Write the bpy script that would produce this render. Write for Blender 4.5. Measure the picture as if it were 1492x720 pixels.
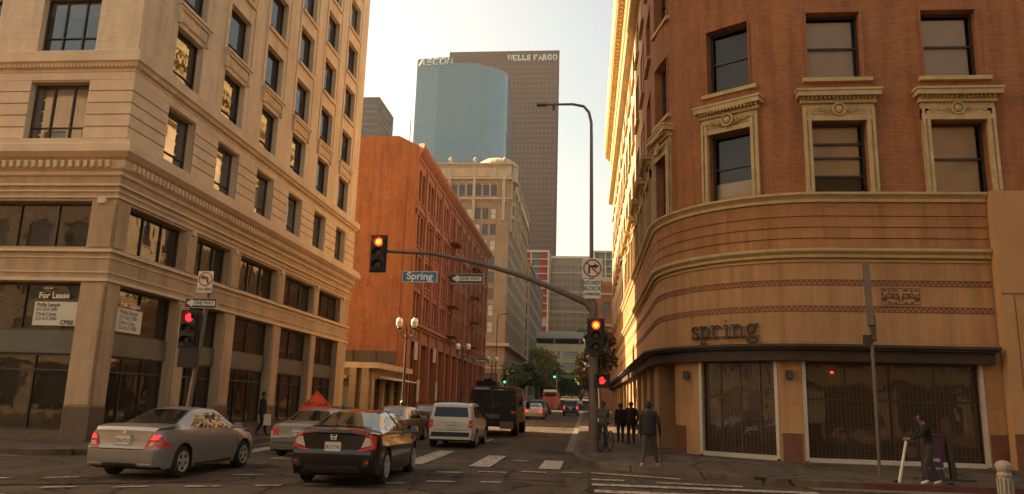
import bpy, math, random
from math import sin, cos, pi, radians, sqrt
from mathutils import Vector, Matrix
from mathutils.bvhtree import BVHTree
random.seed(7)
for o in list(bpy.data.objects): bpy.data.objects.remove(o)
S = bpy.context.scene
COL = S.collection
# ---------------------------------------------------------------- camera
cam = bpy.data.objects.new('camera', bpy.data.cameras.new('camera')); COL.objects.link(cam); S.camera = cam
YAW, PITCH, ROLL, FPX = radians(5.75), radians(11.55), radians(1.65), 1112.0
fw0 = Vector((-sin(YAW), cos(YAW), 0)); rt0 = Vector((cos(YAW), sin(YAW), 0)); Zv = Vector((0, 0, 1))
fw = fw0*cos(PITCH)+Zv*sin(PITCH); up0 = -fw0*sin(PITCH)+Zv*cos(PITCH)
rt = rt0*cos(ROLL)+up0*sin(ROLL); up = -rt0*sin(ROLL)+up0*cos(ROLL)
M = Matrix((rt, up, -fw)).transposed().to_4x4(); M.translation = (0, 0, 1.75)
cam.matrix_world = M
cam.data.sensor_width = 36; cam.data.lens = 36*FPX/1492
cam.data.clip_start = .1; cam.data.clip_end = 6000
# ---------------------------------------------------------------- light
SUN_AZ = radians(72.0)      # measured from +Y (down the street) towards -X (left)
SUN_EL = radians(29.0)
w = bpy.data.worlds.new('World'); S.world = w; w.use_nodes = True
nt = w.node_tree; bg = nt.nodes['Background']
sky = nt.nodes.new('ShaderNodeTexSky'); sky.sky_type = 'NISHITA'; sky.sun_disc = False
sky.sun_elevation = SUN_EL; sky.sun_rotation = -SUN_AZ
sky.air_density = 1.0; sky.dust_density = 4.0; sky.ozone_density = 0.6; sky.altitude = 0
tint = nt.nodes.new('ShaderNodeMix'); tint.data_type = 'RGBA'; tint.blend_type = 'MULTIPLY'; tint.inputs[0].default_value = 1
tint.inputs[7].default_value = (1.0, .84, .60, 1)
nt.links.new(sky.outputs[0], tint.inputs[6]); nt.links.new(tint.outputs[2], bg.inputs[0])
bg.inputs[1].default_value = .10
sl = bpy.data.lights.new('sun', 'SUN'); sl.energy = 5.0; sl.angle = radians(.55); sl.color = (1, .80, .50)
so = bpy.data.objects.new('sun', sl); COL.objects.link(so)
sd = Vector((-sin(SUN_AZ)*cos(SUN_EL), cos(SUN_AZ)*cos(SUN_EL), sin(SUN_EL)))
so.rotation_euler = sd.to_track_quat('Z', 'Y').to_euler(); so.location = (-40, 10, 60)
S.view_settings.view_transform = 'Standard'; S.view_settings.look = 'None'
S.view_settings.exposure = 1.93; S.view_settings.gamma = 1
S.render.engine = 'CYCLES'
# ---------------------------------------------------------------- materials
MT = {}
def mat(name, col, rough=.8, metal=0, var=.12, vs=1.5, bump=0, bs=30, ior=1.5, spec=None, col2=None, alpha=None, em=None, ems=1, coat=0):
    m = bpy.data.materials.new(name); m.use_nodes = True; n = m.node_tree; b = n.nodes['Principled BSDF']; L = n.links
    b.inputs['Roughness'].default_value = rough; b.inputs['Metallic'].default_value = metal; b.inputs['IOR'].default_value = ior
    if coat: b.inputs['Coat Weight'].default_value = coat; b.inputs['Coat Roughness'].default_value = .06
    tc = n.nodes.new('ShaderNodeTexCoord')
    if var > 0:
        t = n.nodes.new('ShaderNodeTexNoise'); t.inputs['Scale'].default_value = vs; t.inputs['Detail'].default_value = 6; t.inputs['Roughness'].default_value = .65
        L.new(tc.outputs['Object'], t.inputs['Vector'])
        r = n.nodes.new('ShaderNodeValToRGB'); r.color_ramp.elements[0].position = .3; r.color_ramp.elements[1].position = .7
        c2 = col2 or tuple(c*(1+var) for c in col); c1 = tuple(c*(1-var) for c in col)
        r.color_ramp.elements[0].color = (*c1, 1); r.color_ramp.elements[1].color = (*c2, 1)
        L.new(t.outputs['Fac'], r.inputs[0]); L.new(r.outputs[0], b.inputs['Base Color'])
    else: b.inputs['Base Color'].default_value = (*col, 1)
    if bump:
        t = n.nodes.new('ShaderNodeTexNoise'); t.inputs['Scale'].default_value = bs; t.inputs['Detail'].default_value = 4
        L.new(tc.outputs['Object'], t.inputs['Vector']); bp = n.nodes.new('ShaderNodeBump'); bp.inputs['Strength'].default_value = bump; bp.inputs['Distance'].default_value = .02
        L.new(t.outputs['Fac'], bp.inputs['Height']); L.new(bp.outputs[0], b.inputs['Normal'])
    if em: b.inputs['Emission Color'].default_value = (*em, 1); b.inputs['Emission Strength'].default_value = ems
    MT[name] = m; return m
def masonry(name, col, sign, bw, bh, mort, mcol, var=.15, stain=.25, rough=.9, off=.5):
    """block or brick courses running along a wall, u = X + sign*Y; broad weathering on top"""
    m = bpy.data.materials.new(name); m.use_nodes = True; n = m.node_tree; b = n.nodes['Principled BSDF']; L = n.links
    b.inputs['Roughness'].default_value = rough
    tc = n.nodes.new('ShaderNodeTexCoord'); sp = n.nodes.new('ShaderNodeSeparateXYZ'); L.new(tc.outputs['Object'], sp.inputs[0])
    a = n.nodes.new('ShaderNodeMath'); a.operation = 'ADD' if sign > 0 else 'SUBTRACT'; L.new(sp.outputs[0], a.inputs[0]); L.new(sp.outputs[1], a.inputs[1])
    cb = n.nodes.new('ShaderNodeCombineXYZ'); L.new(a.outputs[0], cb.inputs[0]); L.new(sp.outputs[2], cb.inputs[1])
    br = n.nodes.new('ShaderNodeTexBrick'); L.new(cb.outputs[0], br.inputs['Vector'])
    br.inputs['Scale'].default_value = 1; br.inputs['Brick Width'].default_value = bw; br.inputs['Row Height'].default_value = bh
    br.inputs['Mortar Size'].default_value = mort; br.inputs['Mortar Smooth'].default_value = .2; br.offset = off
    br.inputs['Color1'].default_value = (*[c*(1-var) for c in col], 1); br.inputs['Color2'].default_value = (*[c*(1+var) for c in col], 1); br.inputs['Mortar'].default_value = (*mcol, 1)
    t = n.nodes.new('ShaderNodeTexNoise'); t.inputs['Scale'].default_value = .35; t.inputs['Detail'].default_value = 8; t.inputs['Roughness'].default_value = .7; L.new(tc.outputs['Object'], t.inputs['Vector'])
    r = n.nodes.new('ShaderNodeValToRGB'); r.color_ramp.elements[0].position = .3; r.color_ramp.elements[1].position = .72
    r.color_ramp.elements[0].color = (1-stain, 1-stain, 1-stain*1.1, 1); r.color_ramp.elements[1].color = (1.1, 1.08, 1.05, 1); L.new(t.outputs['Fac'], r.inputs[0])
    mp = n.nodes.new('ShaderNodeMapping'); mp.inputs['Scale'].default_value = (2.2, .22, 1); L.new(cb.outputs[0], mp.inputs[0])
    t2 = n.nodes.new('ShaderNodeTexNoise'); t2.inputs['Scale'].default_value = 1; t2.inputs['Detail'].default_value = 7; t2.inputs['Roughness'].default_value = .62; L.new(mp.outputs[0], t2.inputs['Vector'])
    r2 = n.nodes.new('ShaderNodeValToRGB'); r2.color_ramp.elements[0].position = .34; r2.color_ramp.elements[1].position = .56
    r2.color_ramp.elements[0].color = (1-stain*1.1, 1-stain*1.2, 1-stain*1.3, 1); r2.color_ramp.elements[1].color = (1, 1, 1, 1); L.new(t2.outputs['Fac'], r2.inputs[0])
    m0 = n.nodes.new('ShaderNodeMix'); m0.data_type = 'RGBA'; m0.blend_type = 'MULTIPLY'; m0.inputs[0].default_value = 1; L.new(r.outputs[0], m0.inputs[6]); L.new(r2.outputs[0], m0.inputs[7])
    mx = n.nodes.new('ShaderNodeMix'); mx.data_type = 'RGBA'; mx.blend_type = 'MULTIPLY'; mx.inputs[0].default_value = 1
    L.new(br.outputs[0], mx.inputs[6]); L.new(m0.outputs[2], mx.inputs[7]); L.new(mx.outputs[2], b.inputs['Base Color'])
    bp = n.nodes.new('ShaderNodeBump'); bp.inputs['Strength'].default_value = .5; bp.inputs['Distance'].default_value = .012; bp.invert = True
    L.new(br.outputs['Fac'], bp.inputs['Height']); L.new(bp.outputs[0], b.inputs['Normal'])
    MT[name] = m; return m
def glass(name, col, ior=1.9, rough=.03, wob=.03):
    m = mat(name, col, rough=rough, var=.25, vs=.6, ior=ior)
    n = m.node_tree; L = n.links; b = n.nodes['Principled BSDF']; tc = n.nodes.new('ShaderNodeTexCoord')
    t = n.nodes.new('ShaderNodeTexNoise'); t.inputs['Scale'].default_value = .9; L.new(tc.outputs['Object'], t.inputs['Vector'])
    bp = n.nodes.new('ShaderNodeBump'); bp.inputs['Strength'].default_value = wob*4; bp.inputs['Distance'].default_value = .08
    L.new(t.outputs['Fac'], bp.inputs['Height']); L.new(bp.outputs[0], b.inputs['Normal']); return m
def clear_glass(name, tintc=(.5, .5, .48), ior=1.7):
    m = bpy.data.materials.new(name); m.use_nodes = True; n = m.node_tree; L = n.links
    for x in list(n.nodes): n.nodes.remove(x)
    o = n.nodes.new('ShaderNodeOutputMaterial'); mx = n.nodes.new('ShaderNodeMixShader'); g = n.nodes.new('ShaderNodeBsdfGlossy'); t = n.nodes.new('ShaderNodeBsdfTransparent'); f = n.nodes.new('ShaderNodeFresnel')
    f.inputs[0].default_value = ior; g.inputs['Roughness'].default_value = .02; t.inputs[0].default_value = (*tintc, 1)
    tc = n.nodes.new('ShaderNodeTexCoord'); no = n.nodes.new('ShaderNodeTexNoise'); no.inputs['Scale'].default_value = 1.1; L.new(tc.outputs['Object'], no.inputs['Vector'])
    bp = n.nodes.new('ShaderNodeBump'); bp.inputs['Strength'].default_value = .05; bp.inputs['Distance'].default_value = .08; L.new(no.outputs['Fac'], bp.inputs['Height']); L.new(bp.outputs[0], g.inputs['Normal'])
    L.new(f.outputs[0], mx.inputs[0]); L.new(t.outputs[0], mx.inputs[1]); L.new(g.outputs[0], mx.inputs[2]); L.new(mx.outputs[0], o.inputs[0]); MT[name] = m; return m

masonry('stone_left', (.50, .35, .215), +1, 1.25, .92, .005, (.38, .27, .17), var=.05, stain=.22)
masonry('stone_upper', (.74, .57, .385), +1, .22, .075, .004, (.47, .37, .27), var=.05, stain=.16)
mat('stone_trim', (.64, .475, .31), var=.14, vs=1.2, bump=.15)
mat('granite', (.11, .075, .055), rough=.45, var=.3, vs=6)
masonry('brick_right', (.38, .145, .052), -1, .24, .075, .008, (.24, .09, .035), var=.13, stain=.25)
masonry('brick_band', (.40, .18, .066), -1, .8, .37, .004, (.14, .06, .03), var=.08, stain=.25)
masonry('terracotta_tan', (.47, .25, .108), -1, 1.15, 1.0, .004, (.17, .09, .04), var=.05, stain=.22, off=0)
masonry('pale_facade', (.46, .32, .19), -1, .9, .45, .006, (.3, .2, .12), var=.05, stain=.2)
mat('cream_trim', (.46, .315, .145), var=.18, vs=2.5, bump=.25, bs=14)
mat('stucco_tan', (.43, .225, .088), var=.12, vs=.8)
mat('dado_brown', (.16, .055, .025), rough=.7, var=.3, vs=3)
mat('ornament_red', (.20, .07, .04), var=.2, vs=8)
mat('joint_dark', (.10, .05, .03), var=.2)
masonry('brick_orange', (.37, .138, .048), +1, .30, .10, .012, (.27, .085, .03), var=.12, stain=.26)
mat('orange_trim', (.27, .094, .040), var=.2, vs=.9, bump=.2)
mat('orange_base', (.24, .095, .045), var=.25, vs=.8)
masonry('stone_beige', (.40, .28, .155), +1, 1.0, .5, .01, (.3, .22, .14), var=.06, stain=.22)
mat('beige_trim', (.50, .38, .24), var=.22, vs=1, bump=.3, bs=4)
mat('office_grey', (.25, .19, .14), var=.12, vs=.3)
mat('concrete_far', (.20, .155, .115), var=.12, vs=.1)
mat('concrete_pale', (.74, .53, .30), var=.12, vs=.3)
mat('slab_white', (.48, .41, .32), var=.08)
mat('panel_red', (.34, .035, .03), var=.1)
mat('panel_green', (.2, .24, .12), var=.1)
mat('far_window', (.05, .045, .04), rough=.2, var=.3, vs=.2, ior=1.7)
mat('wf_stone', (.11, .042, .034), rough=.9, var=.08, vs=.05); MT['wf_stone'].node_tree.nodes['Principled BSDF'].inputs['Specular IOR Level'].default_value = .1
glass('wf_glass', (.15, .07, .052), ior=1.5, rough=.2)
glass('pane_dark', (.035, .028, .022), ior=2.0)
glass('pane_shop', (.028, .019, .012), ior=1.55)
mat('grille_metal', (.12, .07, .04), rough=.5, metal=.3, var=.15)
glass('pane_sky', (.05, .05, .05), ior=2.9, wob=.008)
glass('car_glass', (.012, .011, .010), ior=1.48, wob=0)
clear_glass('pane_clear', (.93, .88, .8), 1.42)
clear_glass('pane_upper', (.6, .56, .5), 2.3)
mat('frame_dark', (.035, .018, .012), rough=.5, var=.2)
mat('frame_bronze', (.055, .034, .02), rough=.5, var=.2)
mat('frame_pale', (.5, .42, .33), rough=.5, var=.1)
mat('blind', (.52, .42, .32), var=.06, vs=2)
mat('blind_far', (.62, .55, .42), var=.1, vs=.5)
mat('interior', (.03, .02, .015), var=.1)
mat('canopy_brown', (.045, .024, .012), rough=.75, var=.25)
mat('sign_band', (.10, .095, .07), rough=.5, var=.15)
mat('asphalt', (.090, .058, .034), rough=.92, var=.28, vs=.7, bump=.35, bs=60)
mat('asphalt_patch', (.068, .047, .031), rough=.9, var=.3, vs=1.2, bump=.3, bs=60)
mat('concrete_gutter', (.14, .105, .078), var=.2, vs=1.2)
masonry('sidewalk', (.115, .078, .05), -1, 40, 40, .0, (.1, .08, .06), var=.03, stain=.3)
mat('kerb', (.15, .105, .07), var=.25, vs=2)
mat('kerb_red', (.10, .03, .018), var=.35, vs=3)
mat('road_paint', (.36, .29, .22), rough=.7, var=.4, vs=4)
mat('road_yellow', (.45, .29, .07), rough=.7, var=.3, vs=4)
mat('metal_grey', (.15, .11, .08), rough=.5, metal=.3, var=.12, vs=3)
mat('metal_dark', (.045, .030, .021), rough=.5, var=.2)
mat('signal_black', (.009, .006, .005), rough=.55, var=.1)
mat('lens_red', (.4, .02, .01), em=(1, .035, .01), ems=1.3, var=0)
mat('lens_core', (.9, .5, .05), em=(1, .30, .008), ems=2.2, var=0)
mat('lens_pink', (.5, .02, .02), em=(1, .015, .02), ems=1.1, var=0)
mat('lens_green', (.02, .4, .2), em=(.03, 1, .38), ems=1.6, var=0)
mat('lens_off', (.05, .03, .02), rough=.3, var=.1)
mat('sign_white', (.62, .58, .50), rough=.45, var=.05)
mat('sign_black', (.02, .018, .015), rough=.5, var=0)
mat('sign_red', (.45, .04, .03), rough=.45, var=.05)
mat('sign_blue', (.05, .17, .27), rough=.4, var=.05)
mat('sign_green', (.03, .15, .05), rough=.4, var=.05)
mat('sign_orange', (.75, .06, .012), rough=.6, var=.08)
mat('letter_brown', (.05, .03, .022), rough=.6, var=.2)
mat('letter_white', (.85, .82, .76), rough=.5, var=0)
mat('globe', (.85, .78, .62), rough=.25, var=.05)
mat('bark', (.09, .06, .04), var=.3, vs=5, bump=.5)
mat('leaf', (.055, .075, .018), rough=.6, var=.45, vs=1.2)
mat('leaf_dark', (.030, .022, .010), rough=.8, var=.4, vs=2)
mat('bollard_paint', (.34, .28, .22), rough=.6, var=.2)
mat('leaf_sun_tint', (.19, .19, .03), rough=.6, var=.4, vs=.8)  # yellow-green leaf with sunlight put into the colour
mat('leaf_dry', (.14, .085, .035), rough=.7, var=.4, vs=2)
def paint(name, col, metal=.35, rough=.32): return mat(name, col, rough=rough, metal=metal, var=.04, vs=2, coat=.6)
paint('paint_silver', (.27, .245, .22)); paint('paint_black', (.012, .008, .006), metal=.1, rough=.15); paint('paint_white', (.52, .46, .38), metal=0)
paint('paint_gold', (.20, .14, .09)); paint('paint_cream', (.52, .42, .28), 0); paint('paint_darkred', (.07, .012, .008)); paint('paint_grey', (.20, .185, .165)); paint('paint_dark', (.025, .02, .016)); paint('paint_busred', (.40, .02, .015), 0)
mat('tyre', (.012, .011, .010), rough=.8, var=.2); mat('rim', (.45, .39, .33), rough=.4, metal=.3, var=.1)
mat('plastic_black', (.012, .008, .006), rough=.75, var=.1)
mat('tail_red', (.30, .015, .01), rough=.2, var=.1, em=(1, .05, .02), ems=.03)
mat('tail_lit', (.6, .02, .02), rough=.2, var=0, em=(1, .03, .03), ems=.55)
mat('tail_clear', (.5, .4, .33), rough=.15, var=.1)
mat('chrome', (.7, .66, .6), rough=.15, metal=1, var=0)
mat('plate', (.62, .58, .52), rough=.5, var=.05)
mat('skin', (.16, .075, .045), rough=.6, var=.1); mat('hair', (.015, .010, .008), var=.2)
mat('cloth_black', (.010, .007, .006), rough=.9, var=.3, vs=8); mat('cloth_dark', (.02, .012, .010), rough=.9, var=.3, vs=8)
mat('jeans', (.042, .036, .03), rough=.9, var=.3, vs=10); mat('trousers_tan', (.13, .10, .075), rough=.9, var=.25, vs=8)
mat('trousers_mid', (.075, .053, .036), rough=.9, var=.3, vs=8); mat('shoe_white', (.55, .5, .45), rough=.6, var=.1); mat('cloth_stripe', (.10, .075, .055), var=.5, vs=9); mat('bag_white', (.62, .56, .38), var=.1)
mat('purple', (.05, .016, .042), rough=.5, var=.15)
def road_mat(name, col, dark, seed):
    """worn asphalt: broad tone patches, tyre-dark lanes of oil spots, fine aggregate and wandering cracks"""
    m = bpy.data.materials.new(name); m.use_nodes = True; n = m.node_tree; b = n.nodes['Principled BSDF']; L = n.links; b.inputs['Roughness'].default_value = .93; b.inputs['Specular IOR Level'].default_value = .25
    tc = n.nodes.new('ShaderNodeTexCoord')
    def noise(sc, det, lo, hi, c0, c1, mp_=None):
        t = n.nodes.new('ShaderNodeTexNoise'); t.inputs['Scale'].default_value = sc; t.inputs['Detail'].default_value = det; t.inputs['Roughness'].default_value = .6; v = tc.outputs['Object']
        if mp_: q = n.nodes.new('ShaderNodeMapping'); q.inputs['Scale'].default_value = mp_; q.inputs['Location'].default_value = (seed, seed*2, 0); L.new(v, q.inputs[0]); v = q.outputs[0]
        L.new(v, t.inputs['Vector']); r = n.nodes.new('ShaderNodeValToRGB'); r.color_ramp.elements[0].position = lo; r.color_ramp.elements[1].position = hi; r.color_ramp.elements[0].color = (*c0, 1); r.color_ramp.elements[1].color = (*c1, 1); L.new(t.outputs['Fac'], r.inputs[0]); return r.outputs[0], t.outputs['Fac']
    def mul(a, c):
        x = n.nodes.new('ShaderNodeMix'); x.data_type = 'RGBA'; x.blend_type = 'MULTIPLY'; x.inputs[0].default_value = 1; L.new(a, x.inputs[6]); L.new(c, x.inputs[7]); return x.outputs[2]
    c, _ = noise(.35, 8, .32, .68, dark, col); c2, _ = noise(1.0, 5, .36, .5, (.62, .6, .58), (1, 1, 1), (2.2, .35, 1)); c3, f3 = noise(38, 2, .3, .7, (.78, .78, .78), (1.15, 1.15, 1.15)); c = mul(mul(c, c2), c3)
    vo = n.nodes.new('ShaderNodeTexVoronoi'); vo.feature = 'DISTANCE_TO_EDGE'; vo.inputs['Scale'].default_value = .42
    nd = n.nodes.new('ShaderNodeTexNoise'); nd.inputs['Scale'].default_value = 1.3; nd.inputs['Detail'].default_value = 5; L.new(tc.outputs['Object'], nd.inputs['Vector']); ma = n.nodes.new('ShaderNodeMix'); ma.data_type = 'RGBA'; ma.blend_type = 'ADD'; ma.inputs[0].default_value = 1.1; L.new(tc.outputs['Object'], ma.inputs[6]); L.new(nd.outputs['Color'], ma.inputs[7]); L.new(ma.outputs[2], vo.inputs['Vector'])
    rv = n.nodes.new('ShaderNodeValToRGB'); rv.color_ramp.elements[0].position = .008; rv.color_ramp.elements[1].position = .022; rv.color_ramp.elements[0].color = (.2, .18, .16, 1); L.new(vo.outputs['Distance'], rv.inputs[0]); c = mul(c, rv.outputs[0])
    L.new(c, b.inputs['Base Color']); bp = n.nodes.new('ShaderNodeBump'); bp.inputs['Strength'].default_value = .4; bp.inputs['Distance'].default_value = .01; L.new(f3, bp.inputs['Height']); L.new(bp.outputs[0], b.inputs['Normal']); MT[name] = m
road_mat('asphalt', (.105, .070, .042), (.066, .043, .027), 1.0); road_mat('asphalt_patch', (.078, .052, .032), (.05, .034, .022), 5.0)
road_mat('sidewalk', (.135, .092, .058), (.085, .058, .037), 9.0); road_mat('kerb', (.17, .12, .08), (.09, .063, .042), 3.0)
def worn_paint():
    m = MT['road_paint']; n = m.node_tree; L = n.links; b = n.nodes['Principled BSDF']; tc = n.nodes.new('ShaderNodeTexCoord'); t = n.nodes.new('ShaderNodeTexNoise'); t.inputs['Scale'].default_value = 7; t.inputs['Detail'].default_value = 9; t.inputs['Roughness'].default_value = .75; L.new(tc.outputs['Object'], t.inputs['Vector'])
    r = n.nodes.new('ShaderNodeValToRGB'); r.color_ramp.elements[0].position = .43; r.color_ramp.elements[1].position = .54; r.color_ramp.elements[0].color = (.12, .085, .058, 1); r.color_ramp.elements[1].color = (.48, .39, .28, 1); L.new(t.outputs['Fac'], r.inputs[0]); L.new(r.outputs[0], b.inputs['Base Color'])
worn_paint()
# ---------------------------------------------------------------- mesh helpers
class MB:
    def __init__(s): s.v = []; s.f = []; s.mi = []; s.cur = 0
    def quad(s, a, b, c, d):
        i = len(s.v); s.v += [Vector(a), Vector(b), Vector(c), Vector(d)]; s.f.append((i, i+1, i+2, i+3)); s.mi.append(s.cur)
    def poly(s, pts):
        i = len(s.v); s.v += [Vector(p) for p in pts]; s.f.append(tuple(range(i, i+len(pts)))); s.mi.append(s.cur)
    def hexa(s, p):       # 8 points: 0-3 bottom ring, 4-7 top ring
        i = len(s.v); s.v += [Vector(q) for q in p]
        for f in ((3, 2, 1, 0), (4, 5, 6, 7), (0, 1, 5, 4), (1, 2, 6, 5), (2, 3, 7, 6), (3, 0, 4, 7)): s.f.append(tuple(i+k for k in f)); s.mi.append(s.cur)
    def box(s, x0, x1, y0, y1, z0, z1, tx=0, ty=0):
        s.hexa([(x0, y0, z0), (x1, y0, z0), (x1, y1, z0), (x0, y1, z0), (x0+tx, y0+ty, z1), (x1-tx, y0+ty, z1), (x1-tx, y1-ty, z1), (x0+tx, y1-ty, z1)])
    def obox(s, c, ax, ay, az):   # oriented box: centre and three half-axis vectors
        c, ax, ay, az = map(Vector, (c, ax, ay, az)); s.hexa([c-ax-ay-az, c+ax-ay-az, c+ax+ay-az, c-ax+ay-az, c-ax-ay+az, c+ax-ay+az, c+ax+ay+az, c-ax+ay+az])
    def prism(s, pts, d):         # extrude polygon pts by vector d
        d = Vector(d); n = len(pts); i = len(s.v); s.v += [Vector(p) for p in pts]+[Vector(p)+d for p in pts]
        s.f.append(tuple(range(i+n-1, i-1, -1))); s.f.append(tuple(range(i+n, i+2*n))); s.mi += [s.cur]*2
        for k in range(n): s.f.append((i+k, i+(k+1) % n, i+n+(k+1) % n, i+n+k)); s.mi.append(s.cur)
    def tube(s, pts, r, n=8, cap=True):
        pts = [Vector(p) for p in pts]; rr = r if isinstance(r, (list, tuple)) else [r]*len(pts); rings = []; up_ = None
        for k, p in enumerate(pts):
            t = (pts[min(k+1, len(pts)-1)]-pts[max(k-1, 0)]).normalized()
            if up_ is None: up_ = Vector((0, 0, 1)) if abs(t.z) < .9 else Vector((1, 0, 0))
            a = t.cross(up_).normalized(); b = a.cross(t).normalized(); up_ = b
            i = len(s.v); s.v += [p+(a*cos(2*pi*j/n)+b*sin(2*pi*j/n))*rr[k] for j in range(n)]; rings.append(i)
        for k in range(len(rings)-1):
            for j in range(n): s.f.append((rings[k]+j, rings[k]+(j+1) % n, rings[k+1]+(j+1) % n, rings[k+1]+j)); s.mi.append(s.cur)
        if cap:
            s.f.append(tuple(rings[0]+j for j in range(n-1, -1, -1))); s.f.append(tuple(rings[-1]+j for j in range(n))); s.mi += [s.cur]*2
    def lathe(s, prof, c=(0, 0, 0), n=16, axis='z', cap=True):
        c = Vector(c); rings = []
        for r, h in prof:
            i = len(s.v)
            for j in range(n):
                a = 2*pi*j/n; p = (r*cos(a), r*sin(a), h) if axis == 'z' else ((h, r*cos(a), r*sin(a)) if axis == 'x' else (r*cos(a), h, r*sin(a)))
                s.v.append(c+Vector(p))
            rings.append(i)
        for k in range(len(rings)-1):
            for j in range(n): s.f.append((rings[k]+j, rings[k]+(j+1) % n, rings[k+1]+(j+1) % n, rings[k+1]+j)); s.mi.append(s.cur)
        if cap: s.f.append(tuple(rings[0]+j for j in range(n-1, -1, -1))); s.f.append(tuple(rings[-1]+j for j in range(n))); s.mi += [s.cur]*2
    def build(s, name, m, parent=None, smooth=False, world=False):
        me = bpy.data.meshes.new(name); vs = s.v
        if world and parent is not None:
            r = parent
            while r.parent: r = r.parent
            off = Vector(r.location); vs = [p-off for p in vs]
        me.from_pydata([tuple(p) for p in vs], [], s.f)
        for k in (m if isinstance(m, (list, tuple)) else [m]): me.materials.append(MT[k])
        if any(s.mi): me.polygons.foreach_set('material_index', s.mi)
        if smooth: me.polygons.foreach_set('use_smooth', [True]*len(me.polygons))
        me.update(); o = bpy.data.objects.new(name, me); COL.objects.link(o)
        if parent is not None: o.parent = parent
        return o
def tag(o, label, cat, group=None):
    o['label'] = label; o['category'] = cat
    if group: o['group'] = group
    return o
def thing(name, label, cat, loc=(0, 0, 0), rz=0, group=None):
    o = bpy.data.objects.new(name, None); COL.objects.link(o); o.location = loc; o.rotation_euler = (0, 0, rz); o.empty_display_size = .3
    return tag(o, label, cat, group)
def struct(o, kind='structure'): o['kind'] = kind; return o
def copy_tree(o, parent=None):
    c = o.copy(); COL.objects.link(c); c.parent = parent
    for ch in o.children: copy_tree(ch, c)
    return c
def text_part(txt, size, name, m, parent, origin, ux, uy, ext=.006, align='CENTER', bold=0, world=True, squeeze=1):
    """raised lettering: text lies in the plane ux, uy, centred on origin"""
    cu = bpy.data.curves.new('t', 'FONT'); cu.body = txt; cu.size = size; cu.extrude = ext; cu.align_x = align; cu.align_y = 'CENTER'; cu.offset = bold
    to = bpy.data.objects.new('t', cu); COL.objects.link(to); dg = bpy.context.evaluated_depsgraph_get(); dg.update()
    me = bpy.data.meshes.new_from_object(to.evaluated_get(dg)); bpy.data.objects.remove(to)
    b = MB(); ux = Vector(ux).normalized(); uy = Vector(uy).normalized(); un = ux.cross(uy); O = Vector(origin)
    b.v = [O+ux*v.co.x*squeeze+uy*v.co.y+un*v.co.z for v in me.vertices]; b.f = [tuple(p.vertices) for p in me.polygons]; b.mi = [0]*len(b.f)
    bpy.data.meshes.remove(me); return b.build(name, m, parent, world=world)
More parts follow.
